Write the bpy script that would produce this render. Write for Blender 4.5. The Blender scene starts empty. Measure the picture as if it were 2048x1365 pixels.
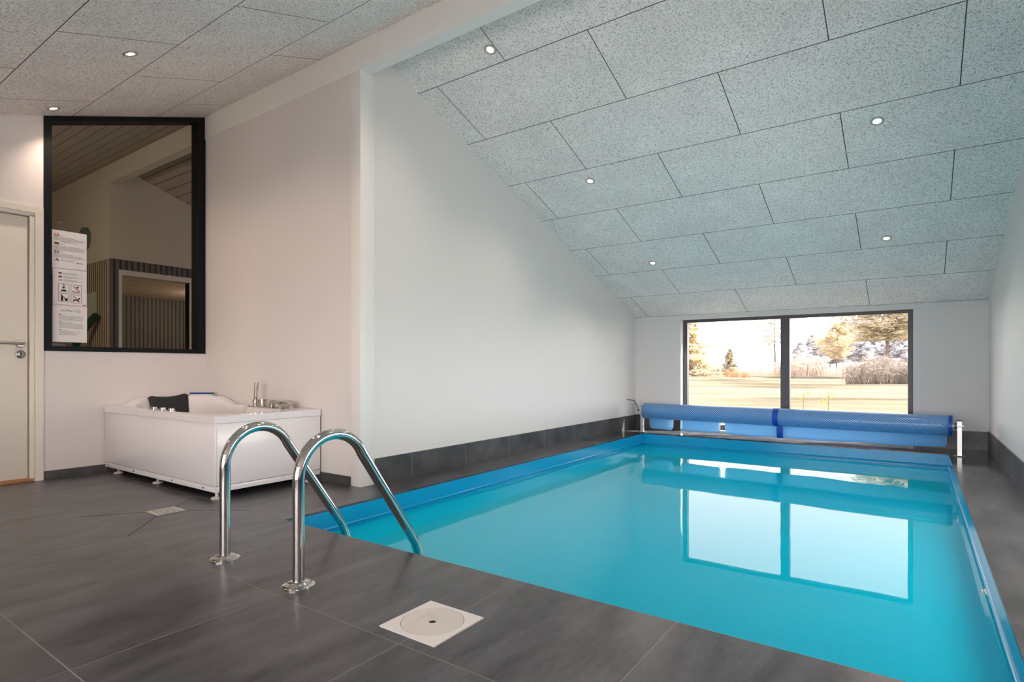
import bpy, bmesh, math, random
from mathutils import Vector, Matrix

random.seed(7)
SC = bpy.context.scene
COL = SC.collection
PI = math.pi

# ------------------------------------------------------------------ camera
YAW = math.radians(35.19)
cam_d = bpy.data.cameras.new('camera')
cam = bpy.data.objects.new('camera', cam_d)
COL.objects.link(cam)
cam.location = (0, 0, 0.795)
cam.rotation_euler = (PI / 2, 0, YAW)
cam_d.sensor_width = 36.0
cam_d.lens = 1147.0 / 2048.0 * 36.0
cam_d.shift_y = (734.5 - 682.5) / 2048.0
cam_d.clip_start = 0.05
cam_d.clip_end = 500
SC.camera = cam

# ------------------------------------------------------------------ view
SC.view_settings.view_transform = 'Standard'
SC.view_settings.look = 'None'
SC.view_settings.gamma = 1.0
SC.view_settings.use_curve_mapping = False
SC.view_settings.exposure = 1.34
SC.cycles.use_denoising = True
SC.cycles.max_bounces = 10
SC.cycles.diffuse_bounces = 6
SC.cycles.glossy_bounces = 5
SC.cycles.transmission_bounces = 6
SC.cycles.transparent_max_bounces = 12
SC.cycles.sample_clamp_indirect = 6.0
SC.cycles.caustics_reflective = False
SC.cycles.caustics_refractive = False

# ------------------------------------------------------------------ world
W = bpy.data.worlds.new('sky')
SC.world = W
W.use_nodes = True
nt = W.node_tree
nt.nodes.clear()
wo = nt.nodes.new('ShaderNodeOutputWorld')
bg = nt.nodes.new('ShaderNodeBackground')
tc = nt.nodes.new('ShaderNodeTexCoord')
sp = nt.nodes.new('ShaderNodeSeparateXYZ')
rp = nt.nodes.new('ShaderNodeValToRGB')
nt.links.new(tc.outputs['Generated'], sp.inputs[0])
nt.links.new(sp.outputs['Z'], rp.inputs[0])
rp.color_ramp.elements[0].position = 0.0
rp.color_ramp.elements[0].color = (1.0, 0.91, 0.88, 1)
rp.color_ramp.elements[1].position = 0.55
rp.color_ramp.elements[1].color = (0.94, 0.86, 0.91, 1)
# sky brightened as room fill towards the rear (-Y), softer over the garden (+Y)
mr = nt.nodes.new('ShaderNodeMapRange')
mr.interpolation_type = 'SMOOTHSTEP'
mr.inputs['From Min'].default_value = 0.15
mr.inputs['From Max'].default_value = -0.25
mr.inputs['To Min'].default_value = 1.28
mr.inputs['To Max'].default_value = 2.2
nt.links.new(sp.outputs['Y'], mr.inputs['Value'])
mz = nt.nodes.new('ShaderNodeMapRange')
mz.interpolation_type = 'SMOOTHSTEP'
mz.inputs['From Min'].default_value = 0.06
mz.inputs['From Max'].default_value = 0.17
mz.inputs['To Min'].default_value = 2.6
mz.inputs['To Max'].default_value = 1.0
nt.links.new(sp.outputs['Z'], mz.inputs['Value'])
mm = nt.nodes.new('ShaderNodeMath')
mm.operation = 'MULTIPLY'
nt.links.new(mr.outputs[0], mm.inputs[0])
nt.links.new(mz.outputs[0], mm.inputs[1])
nt.links.new(mm.outputs[0], bg.inputs['Strength'])
nt.links.new(rp.outputs[0], bg.inputs['Color'])
nt.links.new(bg.outputs[0], wo.inputs['Surface'])

# ------------------------------------------------------------------ sun
SUN_DIR = Vector((-0.636, -0.400, -0.850)).normalized()
sd = bpy.data.lights.new('sun', 'SUN')
sd.energy = 9.0
sd.angle = math.radians(0.6)
sd.color = (1.0, 0.96, 0.92)
so = bpy.data.objects.new('sun', sd)
so.rotation_euler = SUN_DIR.to_track_quat('-Z', 'Y').to_euler()
so.location = (8, 14, 12)
COL.objects.link(so)


# ================================================================== helpers
class MB:
    """collects primitives and links them as ONE mesh object"""

    def __init__(self):
        self.bm = bmesh.new()

    def box(self, x0, x1, y0, y1, z0, z1, bevel=0.0):
        r = bmesh.ops.create_cube(self.bm, size=1.0)
        vs = r['verts']
        for v in vs:
            v.co = Vector(((x0 + x1) / 2 + v.co.x * (x1 - x0),
                           (y0 + y1) / 2 + v.co.y * (y1 - y0),
                           (z0 + z1) / 2 + v.co.z * (z1 - z0)))
        if bevel:
            es = list({e for v in vs for e in v.link_edges})
            bmesh.ops.bevel(self.bm, geom=es, offset=bevel, segments=2, affect='EDGES', profile=0.5)
        return self

    def quad(self, *pts):
        self.bm.faces.new([self.bm.verts.new(p) for p in pts])
        return self

    def prism(self, pts, axis, a, b):
        """polygon pts (2d) extruded along axis between a and b; 'x': pts=(y,z), 'y': (x,z), 'z': (x,y)"""
        def mk(p, t):
            if axis == 'x':
                return (t, p[0], p[1])
            if axis == 'y':
                return (p[0], t, p[1])
            return (p[0], p[1], t)
        A = [self.bm.verts.new(mk(p, a)) for p in pts]
        B = [self.bm.verts.new(mk(p, b)) for p in pts]
        n = len(pts)
        self.bm.faces.new(A)
        self.bm.faces.new(B[::-1])
        for i in range(n):
            self.bm.faces.new([A[i], B[i], B[(i + 1) % n], A[(i + 1) % n]])
        return self

    def cyl(self, p0, p1, r0, r1=None, seg=20, caps=True):
        r1 = r0 if r1 is None else r1
        p0, p1 = Vector(p0), Vector(p1)
        d = (p1 - p0)
        q = d.to_track_quat('Z', 'Y').to_matrix()
        A, B = [], []
        for i in range(seg):
            a = 2 * PI * i / seg
            o = q @ Vector((math.cos(a), math.sin(a), 0))
            A.append(self.bm.verts.new(p0 + o * r0))
            B.append(self.bm.verts.new(p1 + o * r1))
        for i in range(seg):
            f = self.bm.faces.new([A[i], A[(i + 1) % seg], B[(i + 1) % seg], B[i]])
            f.smooth = True
        if caps:
            self.bm.faces.new(A[::-1])
            self.bm.faces.new(B)
        return self

    def tube(self, pts, r, seg=20, caps=True):
        pts = [Vector(p) for p in pts]
        rings = []
        up = Vector((1, 0, 0))
        n = len(pts)
        for i, p in enumerate(pts):
            t = (pts[min(i + 1, n - 1)] - pts[max(i - 1, 0)]).normalized()
            u = up - t * up.dot(t)
            if u.length < 1e-4:
                u = Vector((0, 1, 0)) - t * t.y
            u.normalize()
            v = t.cross(u)
            rr = r[i] if isinstance(r, (list, tuple)) else r
            rings.append([self.bm.verts.new(p + (u * math.cos(2 * PI * k / seg) + v * math.sin(2 * PI * k / seg)) * rr)
                          for k in range(seg)])
        for a, b in zip(rings, rings[1:]):
            for k in range(seg):
                f = self.bm.faces.new([a[k], a[(k + 1) % seg], b[(k + 1) % seg], b[k]])
                f.smooth = True
        if caps:
            self.bm.faces.new(rings[0][::-1])
            self.bm.faces.new(rings[-1])
        return self

    def lathe(self, c, prof, seg=32, axis='z', caps=True):
        """prof: list of (r, h)"""
        c = Vector(c)
        rings = []
        for r, h in prof:
            ring = []
            for k in range(seg):
                a = 2 * PI * k / seg
                if axis == 'z':
                    o = Vector((r * math.cos(a), r * math.sin(a), h))
                elif axis == 'x':
                    o = Vector((h, r * math.cos(a), r * math.sin(a)))
                else:
                    o = Vector((r * math.cos(a), h, r * math.sin(a)))
                ring.append(self.bm.verts.new(c + o))
            rings.append(ring)
        for a, b in zip(rings, rings[1:]):
            for k in range(seg):
                f = self.bm.faces.new([a[k], a[(k + 1) % seg], b[(k + 1) % seg], b[k]])
                f.smooth = True
        if caps:
            self.bm.faces.new(rings[0][::-1])
            self.bm.faces.new(rings[-1])
        return self

    def build(self, name, mat, parent=None, recalc=True):
        if recalc:
            bmesh.ops.recalc_face_normals(self.bm, faces=self.bm.faces[:])
        me = bpy.data.meshes.new(name)
        self.bm.to_mesh(me)
        self.bm.free()
        me.set_sharp_from_angle(angle=math.radians(38))
        o = bpy.data.objects.new(name, me)
        COL.objects.link(o)
        if mat is not None:
            me.materials.append(mat)
        if parent is not None:
            o.parent = parent
            o.matrix_parent_inverse = Matrix.Translation(-Vector(parent.location)) if parent.type == 'EMPTY' else Matrix()
        return o


def tag(o, label=None, cat=None, group=None, kind=None):
    if label:
        o['label'] = label
    if cat:
        o['category'] = cat
    if group:
        o['group'] = group
    if kind:
        o['kind'] = kind
    return o


def thing(name, label, cat, loc=(0, 0, 0), group=None):
    o = bpy.data.objects.new(name, None)
    o.empty_display_size = 0.1
    o.location = loc
    COL.objects.link(o)
    return tag(o, label, cat, group)


def struct(o):
    o['kind'] = 'structure'
    return o


def copy_tree(o, parent=None, loc=None):
    c = o.copy()
    COL.objects.link(c)
    if parent is not None:
        c.parent = parent
    if loc is not None:
        c.location = loc
    for ch in list(o.children):
        copy_tree(ch, c)
    return c


# ------------------------------------------------------------------ materials
def new_mat(name):
    m = bpy.data.materials.new(name)
    m.use_nodes = True
    n = m.node_tree
    n.nodes.clear()
    return m, n


def N(n, typ, **kw):
    x = n.nodes.new(typ)
    for k, v in kw.items():
        setattr(x, k, v)
    return x


def principled(name, col, rough=0.5, metal=0.0, spec=0.5, noise=0.0, nscale=20.0, bump=0.0, coat=0.0, stretch=None):
    m, n = new_mat(name)
    out = N(n, 'ShaderNodeOutputMaterial')
    p = N(n, 'ShaderNodeBsdfPrincipled')
    p.inputs['Roughness'].default_value = rough
    p.inputs['Metallic'].default_value = metal
    p.inputs['Specular IOR Level'].default_value = spec
    p.inputs['Coat Weight'].default_value = coat
    n.links.new(p.outputs[0], out.inputs[0])
    c = (*col, 1)
    p.inputs['Base Color'].default_value = c
    if noise or bump:
        t = N(n, 'ShaderNodeTexCoord')
        tex = N(n, 'ShaderNodeTexNoise')
        tex.inputs['Scale'].default_value = nscale
        tex.inputs['Detail'].default_value = 5
        if stretch:
            mp = N(n, 'ShaderNodeMapping')
            mp.inputs['Scale'].default_value = stretch
            n.links.new(t.outputs['Object'], mp.inputs[0])
            n.links.new(mp.outputs[0], tex.inputs[0])
        else:
            n.links.new(t.outputs['Object'], tex.inputs[0])
        if noise:
            r = N(n, 'ShaderNodeValToRGB')
            r.color_ramp.elements[0].position = 0.3
            r.color_ramp.elements[1].position = 0.7
            r.color_ramp.elements[0].color = tuple(max(0, x * (1 - noise)) for x in col) + (1,)
            r.color_ramp.elements[1].color = tuple(min(1, x * (1 + noise)) for x in col) + (1,)
            n.links.new(tex.outputs[0], r.inputs[0])
            n.links.new(r.outputs[0], p.inputs['Base Color'])
        if bump:
            b = N(n, 'ShaderNodeBump')
            b.inputs['Strength'].default_value = bump
            b.inputs['Distance'].default_value = 0.002
            n.links.new(tex.outputs[0], b.inputs['Height'])
            n.links.new(b.outputs[0], p.inputs['Normal'])
    return m


def math_node(n, op, a, b=None, c=None):
    x = N(n, 'ShaderNodeMath', operation=op)
    for i, v in enumerate((a, b, c)):
        if v is None:
            continue
        if isinstance(v, (int, float)):
            x.inputs[i].default_value = v
        else:
            n.links.new(v, x.inputs[i])
    return x.outputs[0]


def mix_col(n, fac, a, b):
    x = N(n, 'ShaderNodeMix', data_type='RGBA')
    if isinstance(fac, (int, float)):
        x.inputs[0].default_value = fac
    else:
        n.links.new(fac, x.inputs[0])
    for i, v in ((6, a), (7, b)):
        if isinstance(v, tuple):
            x.inputs[i].default_value = (*v, 1) if len(v) == 3 else v
        else:
            n.links.new(v, x.inputs[i])
    return x.outputs[2]


M = {}
M['wall'] = principled('white_paint', (0.745, 0.72, 0.70), 0.65, spec=0.3, bump=0.08, nscale=220)
M['wall_spa'] = principled('warm_lit_paint', (0.745, 0.70, 0.68), 0.6, spec=0.3, bump=0.08, nscale=220)  # same white paint, with warm lamplight tinted into its colour
M['white_trim'] = principled('white_trim_paint', (0.84, 0.82, 0.79), 0.4, spec=0.4)
M['door_paint'] = principled('cream_door_paint', (0.78, 0.73, 0.65), 0.45, spec=0.4)
M['oak'] = principled('oak', (0.42, 0.20, 0.08), 0.45, noise=0.25, nscale=12, stretch=(2, 14, 14))
M['black_frame'] = principled('black_frame', (0.004, 0.007, 0.008), 0.5, spec=0.2)
M['anthracite'] = principled('anthracite_frame', (0.065, 0.062, 0.078), 0.4)
M['chrome'] = principled('polished_steel', (0.62, 0.60, 0.57), 0.09, metal=1.0)
M['brushed'] = principled('brushed_steel', (0.35, 0.33, 0.31), 0.3, metal=1.0)
M['acrylic'] = principled('white_acrylic', (0.86, 0.84, 0.85), 0.24, spec=0.5, coat=0.3)
M['white_plastic'] = principled('white_plastic', (0.80, 0.77, 0.75), 0.35)
M['dark_hole'] = principled('dark_hole', (0.004, 0.004, 0.004), 0.8)
M['pillow'] = principled('charcoal_foam', (0.017, 0.021, 0.024), 0.75, noise=0.2, nscale=60)
M['blue_card'] = principled('blue_card', (0.01, 0.06, 0.28), 0.5)
M['paper'] = principled('paper', (0.80, 0.77, 0.77), 0.7)
M['ink'] = principled('black_ink', (0.015, 0.015, 0.018), 0.7)
M['ink_grey'] = principled('grey_ink', (0.22, 0.21, 0.22), 0.7)
M['ink_red'] = principled('red_ink', (0.45, 0.02, 0.04), 0.7)
M['ink_gold'] = principled('gold_ink', (0.5, 0.3, 0.02), 0.7)
M['ink_blue'] = principled('blue_ink', (0.05, 0.06, 0.22), 0.7)
M['alu'] = principled('satin_aluminium', (0.75, 0.74, 0.72), 0.35, metal=0.6)
M['tape'] = principled('blue_tape', (0.005, 0.06, 0.42), 0.4)
M['grey_metal'] = principled('grey_metal', (0.12, 0.13, 0.14), 0.4, metal=0.4)
M['green_pole'] = principled('green_pole', (0.01, 0.07, 0.04), 0.35)
M['pale_sheet'] = principled('pale_green_sheet', (0.55, 0.62, 0.52), 0.6)
M['grey_steel'] = principled('grey_worktop', (0.30, 0.33, 0.32), 0.35)


def mat_floor():
    m, n = new_mat('slate_tile')
    out = N(n, 'ShaderNodeOutputMaterial')
    p = N(n, 'ShaderNodeBsdfPrincipled')
    t = N(n, 'ShaderNodeTexCoord')
    s = N(n, 'ShaderNodeSeparateXYZ')
    n.links.new(t.outputs['Object'], s.inputs[0])
    u = math_node(n, 'DIVIDE', math_node(n, 'ADD', s.outputs[0], 0.61), 0.6028)
    v = math_node(n, 'DIVIDE', math_node(n, 'SUBTRACT', s.outputs[1], 1.757), 0.5985)
    fu = math_node(n, 'FRACT', u)
    fv = math_node(n, 'FRACT', v)
    du = math_node(n, 'MINIMUM', fu, math_node(n, 'SUBTRACT', 1.0, fu))
    dv = math_node(n, 'MINIMUM', fv, math_node(n, 'SUBTRACT', 1.0, fv))
    d = math_node(n, 'MINIMUM', du, dv)
    grout = math_node(n, 'LESS_THAN', d, 0.0030)
    # one tone per tile
    cell = N(n, 'ShaderNodeCombineXYZ')
    n.links.new(math_node(n, 'FLOOR', u), cell.inputs[0])
    n.links.new(math_node(n, 'FLOOR', v), cell.inputs[1])
    wn = N(n, 'ShaderNodeTexWhiteNoise')
    n.links.new(cell.outputs[0], wn.inputs[0])
    # streaky slate look along Y
    mp = N(n, 'ShaderNodeMapping')
    mp.inputs['Scale'].default_value = (9.5, 2.6, 4)
    n.links.new(t.outputs['Object'], mp.inputs[0])
    addv = N(n, 'ShaderNodeVectorMath', operation='ADD')
    n.links.new(mp.outputs[0], addv.inputs[0])
    sc = N(n, 'ShaderNodeVectorMath', operation='SCALE')
    sc.inputs['Scale'].default_value = 2.0
    n.links.new(wn.outputs['Color'], sc.inputs[0])
    n.links.new(sc.outputs[0], addv.inputs[1])
    tx = N(n, 'ShaderNodeTexNoise')
    tx.inputs['Scale'].default_value = 1.0
    tx.inputs['Detail'].default_value = 9
    tx.inputs['Roughness'].default_value = 0.62
    n.links.new(addv.outputs[0], tx.inputs[0])
    mp2 = N(n, 'ShaderNodeMapping')
    mp2.inputs['Scale'].default_value = (140, 22, 60)
    n.links.new(t.outputs['Object'], mp2.inputs[0])
    tx2 = N(n, 'ShaderNodeTexNoise')
    tx2.inputs['Scale'].default_value = 1.0
    tx2.inputs['Detail'].default_value = 3
    n.links.new(mp2.outputs[0], tx2.inputs[0])
    r = N(n, 'ShaderNodeValToRGB')
    e = r.color_ramp.elements
    e[0].position = 0.30
    e[0].color = (0.014, 0.0148, 0.017, 1)
    e[1].position = 0.68
    e[1].color = (0.125, 0.126, 0.140, 1)
    n.links.new(math_node(n, 'ADD', math_node(n, 'MULTIPLY', tx.outputs[0], 0.82),
                          math_node(n, 'MULTIPLY', tx2.outputs[0], 0.18)), r.inputs[0])
    col = mix_col(n, math_node(n, 'MULTIPLY', wn.outputs['Value'], 0.25), r.outputs[0], (0.044, 0.044, 0.048))
    col = mix_col(n, grout, col, (0.24, 0.225, 0.215))
    n.links.new(col, p.inputs['Base Color'])
    rg = math_node(n, 'ADD', math_node(n, 'MULTIPLY', tx2.outputs[0], 0.08), 0.26)
    rg = math_node(n, 'ADD', rg, math_node(n, 'MULTIPLY', grout, 0.4))
    wet = N(n, 'ShaderNodeMapRange', interpolation_type='SMOOTHSTEP')
    wet.inputs['From Min'].default_value = 5.6
    wet.inputs['From Max'].default_value = 6.4
    n.links.new(math_node(n, 'ADD', s.outputs[1], math_node(n, 'MULTIPLY', tx.outputs[0], 0.5)), wet.inputs['Value'])
    wmix = N(n, 'ShaderNodeMix', data_type='FLOAT')
    n.links.new(wet.outputs[0], wmix.inputs[0])
    n.links.new(rg, wmix.inputs[2])
    wmix.inputs[3].default_value = 0.06
    n.links.new(wmix.outputs[0], p.inputs['Roughness'])
    p.inputs['Specular IOR Level'].default_value = 0.42
    b = N(n, 'ShaderNodeBump')
    b.inputs['Strength'].default_value = 0.25
    b.inputs['Distance'].default_value = 0.002
    h = math_node(n, 'SUBTRACT', math_node(n, 'MULTIPLY', tx2.outputs[0], 0.5), math_node(n, 'MULTIPLY', grout, 1.2))
    n.links.new(h, b.inputs['Height'])
    n.links.new(b.outputs[0], p.inputs['Normal'])
    n.links.new(p.outputs[0], out.inputs[0])
    return m


def mat_skirting(axis, off, wet=False):
    m, n = new_mat('slate_skirting_' + axis)
    out = N(n, 'ShaderNodeOutputMaterial')
    p = N(n, 'ShaderNodeBsdfPrincipled')
    t = N(n, 'ShaderNodeTexCoord')
    s = N(n, 'ShaderNodeSeparateXYZ')
    n.links.new(t.outputs['Object'], s.inputs[0])
    u = math_node(n, 'DIVIDE', math_node(n, 'SUBTRACT', s.outputs[0 if axis == 'x' else 1], off), 0.605)
    f = math_node(n, 'FRACT', u)
    d = math_node(n, 'MINIMUM', f, math_node(n, 'SUBTRACT', 1.0, f))
    joint = math_node(n, 'LESS_THAN', d, 0.0035)
    tx = N(n, 'ShaderNodeTexNoise')
    tx.inputs['Scale'].default_value = 5
    tx.inputs['Detail'].default_value = 8
    n.links.new(t.outputs['Object'], tx.inputs[0])
    r = N(n, 'ShaderNodeValToRGB')
    r.color_ramp.elements[0].position = 0.3
    r.color_ramp.elements[0].color = (0.035, 0.036, 0.038, 1)
    r.color_ramp.elements[1].position = 0.7
    r.color_ramp.elements[1].color = (0.105, 0.102, 0.10, 1)
    n.links.new(tx.outputs[0], r.inputs[0])
    col = mix_col(n, joint, r.outputs[0], (0.24, 0.23, 0.22))
    n.links.new(col, p.inputs['Base Color'])
    p.inputs['Roughness'].default_value = 0.36
    n.links.new(p.outputs[0], out.inputs[0])
    return m


def mat_ceiling():
    m, n = new_mat('wood_wool_board')
    out = N(n, 'ShaderNodeOutputMaterial')
    p = N(n, 'ShaderNodeBsdfPrincipled')
    uv = N(n, 'ShaderNodeUVMap')
    s = N(n, 'ShaderNodeSeparateXYZ')
    n.links.new(uv.outputs[0], s.inputs[0])
    v = math_node(n, 'ABSOLUTE', s.outputs[1])
    rv = math_node(n, 'DIVIDE', math_node(n, 'SUBTRACT', v, 0.502), 0.6)
    row = math_node(n, 'FLOOR', rv)
    fv = math_node(n, 'SUBTRACT', rv, row)
    off = math_node(n, 'MULTIPLY', math_node(n, 'FLOORED_MODULO', row, 2.0), 0.5)
    ru = math_node(n, 'ADD', math_node(n, 'DIVIDE', math_node(n, 'ADD', s.outputs[0], 1.605), 1.207), off)
    fu = math_node(n, 'FRACT', ru)
    dv = math_node(n, 'MULTIPLY', math_node(n, 'MINIMUM', fv, math_node(n, 'SUBTRACT', 1.0, fv)), 0.6)
    du = math_node(n, 'MULTIPLY', math_node(n, 'MINIMUM', fu, math_node(n, 'SUBTRACT', 1.0, fu)), 1.207)
    d = math_node(n, 'MINIMUM', du, dv)
    joint = math_node(n, 'LESS_THAN', d, 0.0027)
    t = N(n, 'ShaderNodeTexCoord')
    tx = N(n, 'ShaderNodeTexNoise')
    tx.inputs['Scale'].default_value = 115
    tx.inputs['Detail'].default_value = 3
    tx.inputs['Distortion'].default_value = 1.28
    n.links.new(t.outputs['Object'], tx.inputs[0])
    r = N(n, 'ShaderNodeValToRGB')
    e = r.color_ramp.elements
    e[0].position = 0.34
    e[0].color = (0.40, 0.39, 0.385, 1)
    e[1].position = 0.50
    e[1].color = (0.99, 0.935, 0.895, 1)
    n.links.new(tx.outputs[0], r.inputs[0])
    big = N(n, 'ShaderNodeTexNoise')
    big.inputs['Scale'].default_value = 3.5
    big.inputs['Detail'].default_value = 4
    n.links.new(t.outputs['Object'], big.inputs[0])
    rb = N(n, 'ShaderNodeValToRGB')
    rb.color_ramp.elements[0].position = 0.3
    rb.color_ramp.elements[0].color = (0.9, 0.9, 0.9, 1)
    rb.color_ramp.elements[1].position = 0.7
    rb.color_ramp.elements[1].color = (1, 1, 1, 1)
    n.links.new(big.outputs[0], rb.inputs[0])
    mm = N(n, 'ShaderNodeMix', data_type='RGBA', blend_type='MULTIPLY')
    mm.inputs[0].default_value = 1
    n.links.new(r.outputs[0], mm.inputs[6])
    n.links.new(rb.outputs[0], mm.inputs[7])
    col = mix_col(n, joint, mm.outputs[2], (0.07, 0.068, 0.065))
    n.links.new(col, p.inputs['Base Color'])
    p.inputs['Roughness'].default_value = 0.9
    p.inputs['Specular IOR Level'].default_value = 0.1
    b = N(n, 'ShaderNodeBump')
    b.inputs['Strength'].default_value = 0.5
    b.inputs['Distance'].default_value = 0.003
    n.links.new(tx.outputs[0], b.inputs['Height'])
    n.links.new(b.outputs[0], p.inputs['Normal'])
    n.links.new(p.outputs[0], out.inputs[0])
    return m


def mat_lines(name, axis, pitch, width, col, line, rough=0.6, noise=0.15):
    """boards or slats: a dark line every <pitch> along an object axis"""
    m, n = new_mat(name)
    out = N(n, 'ShaderNodeOutputMaterial')
    p = N(n, 'ShaderNodeBsdfPrincipled')
    t = N(n, 'ShaderNodeTexCoord')
    s = N(n, 'ShaderNodeSeparateXYZ')
    n.links.new(t.outputs['Object'], s.inputs[0])
    f = math_node(n, 'FRACT', math_node(n, 'DIVIDE', s.outputs[axis], pitch))
    line_f = math_node(n, 'LESS_THAN', f, width / pitch)
    tx = N(n, 'ShaderNodeTexNoise')
    tx.inputs['Scale'].default_value = 6
    n.links.new(t.outputs['Object'], tx.inputs[0])
    c = mix_col(n, tx.outputs[0], tuple(x * (1 - noise) for x in col), tuple(min(1, x * (1 + noise)) for x in col))
    c = mix_col(n, line_f, c, line)
    n.links.new(c, p.inputs['Base Color'])
    p.inputs['Roughness'].default_value = rough
    n.links.new(p.outputs[0], out.inputs[0])
    return m


def mat_glass(name, tint=(1, 1, 1), ior=1.5):
    m, n = new_mat(name)
    out = N(n, 'ShaderNodeOutputMaterial')
    tr = N(n, 'ShaderNodeBsdfTransparent')
    tr.inputs[0].default_value = (*tint, 1)
    gl = N(n, 'ShaderNodeBsdfGlossy')
    gl.inputs['Roughness'].default_value = 0.0
    fr = N(n, 'ShaderNodeFresnel')
    fr.inputs[0].default_value = ior
    mx = N(n, 'ShaderNodeMixShader')
    geo = N(n, 'ShaderNodeNewGeometry')
    fac = math_node(n, 'MULTIPLY', fr.outputs[0], math_node(n, 'SUBTRACT', 1.0, geo.outputs['Backfacing']))
    n.links.new(fac, mx.inputs[0])
    n.links.new(tr.outputs[0], mx.inputs[1])
    n.links.new(gl.outputs[0], mx.inputs[2])
    n.links.new(mx.outputs[0], out.inputs[0])
    return m


def mat_water():
    m, n = new_mat('pool_water')
    out = N(n, 'ShaderNodeOutputMaterial')
    t = N(n, 'ShaderNodeTexCoord')
    tx = N(n, 'ShaderNodeTexNoise')
    tx.inputs['Scale'].default_value = 2.2
    tx.inputs['Detail'].default_value = 1
    n.links.new(t.outputs['Object'], tx.inputs[0])
    b = N(n, 'ShaderNodeBump')
    b.inputs['Strength'].default_value = 0.02
    b.inputs['Distance'].default_value = 0.05
    n.links.new(tx.outputs[0], b.inputs['Height'])
    tr = N(n, 'ShaderNodeBsdfTransparent')
    tr.inputs[0].default_value = (0.30, 0.80, 0.93, 1)
    df = N(n, 'ShaderNodeBsdfDiffuse')
    df.inputs[0].default_value = (0.0005, 0.60, 0.85, 1)
    mx = N(n, 'ShaderNodeMixShader')
    mx.inputs[0].default_value = 0.85
    n.links.new(tr.outputs[0], mx.inputs[1])
    n.links.new(df.outputs[0], mx.inputs[2])
    gl = N(n, 'ShaderNodeBsdfGlossy')
    gl.inputs['Roughness'].default_value = 0.0
    n.links.new(b.outputs[0], gl.inputs['Normal'])
    fr = N(n, 'ShaderNodeFresnel')
    fr.inputs[0].default_value = 1.333
    n.links.new(b.outputs[0], fr.inputs['Normal'])
    m2 = N(n, 'ShaderNodeMixShader')
    n.links.new(fr.outputs[0], m2.inputs[0])
    n.links.new(mx.outputs[0], m2.inputs[1])
    n.links.new(gl.outputs[0], m2.inputs[2])
    n.links.new(m2.outputs[0], out.inputs[0])
    return m


def mat_bubble(name='bubble_sheet', clear=0.0, trans=0.45):
    """translucent blue solar bubble sheet, pattern in UV metres"""
    m, n = new_mat(name)
    out = N(n, 'ShaderNodeOutputMaterial')
    uv = N(n, 'ShaderNodeUVMap')
    s = N(n, 'ShaderNodeSeparateXYZ')
    n.links.new(uv.outputs[0], s.inputs[0])
    k = 2 * PI / 0.0165
    a = math_node(n, 'MULTIPLY', math_node(n, 'ADD', s.outputs[0], s.outputs[1]), k * 0.7071)
    c = math_node(n, 'MULTIPLY', math_node(n, 'SUBTRACT', s.outputs[0], s.outputs[1]), k * 0.7071)
    h = math_node(n, 'MULTIPLY', math_node(n, 'ADD', math_node(n, 'SINE', a), math_node(n, 'SINE', c)), 0.25)
    h = math_node(n, 'ADD', h, 0.5)
    r = N(n, 'ShaderNodeValToRGB')
    r.color_ramp.elements[0].position = 0.36
    r.color_ramp.elements[0].color = (0.010, 0.17, 0.56, 1)
    r.color_ramp.elements[1].position = 0.80
    r.color_ramp.elements[1].color = (0.42, 0.68, 0.92, 1)
    n.links.new(h, r.inputs[0])
    p = N(n, 'ShaderNodeBsdfPrincipled')
    p.inputs['Roughness'].default_value = 0.28
    p.inputs['Coat Weight'].default_value = 0.6
    p.inputs['Coat Roughness'].default_value = 0.2
    n.links.new(r.outputs[0], p.inputs['Base Color'])
    b = N(n, 'ShaderNodeBump')
    b.inputs['Strength'].default_value = 0.6
    b.inputs['Distance'].default_value = 0.003
    n.links.new(h, b.inputs['Height'])
    n.links.new(b.outputs[0], p.inputs['Normal'])
    tl = N(n, 'ShaderNodeBsdfTranslucent')
    n.links.new(mix_col(n, 0.42, r.outputs[0], (0.6, 0.92, 1.0)), tl.inputs[0])
    mx = N(n, 'ShaderNodeMixShader')
    mx.inputs[0].default_value = trans
    n.links.new(p.outputs[0], mx.inputs[1])
    n.links.new(tl.outputs[0], mx.inputs[2])
    tr = N(n, 'ShaderNodeBsdfTransparent')
    tr.inputs[0].default_value = (0.55, 0.85, 1.0, 1)
    m2 = N(n, 'ShaderNodeMixShader')
    m2.inputs[0].default_value = clear
    n.links.new(mx.outputs[0], m2.inputs[1])
    n.links.new(tr.outputs[0], m2.inputs[2])
    n.links.new(m2.outputs[0], out.inputs[0])
    return m


def mat_emit(name, col, strength):
    m, n = new_mat(name)
    out = N(n, 'ShaderNodeOutputMaterial')
    e = N(n, 'ShaderNodeEmission')
    e.inputs[0].default_value = (*col, 1)
    e.inputs[1].default_value = strength
    n.links.new(e.outputs[0], out.inputs[0])
    return m


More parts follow.
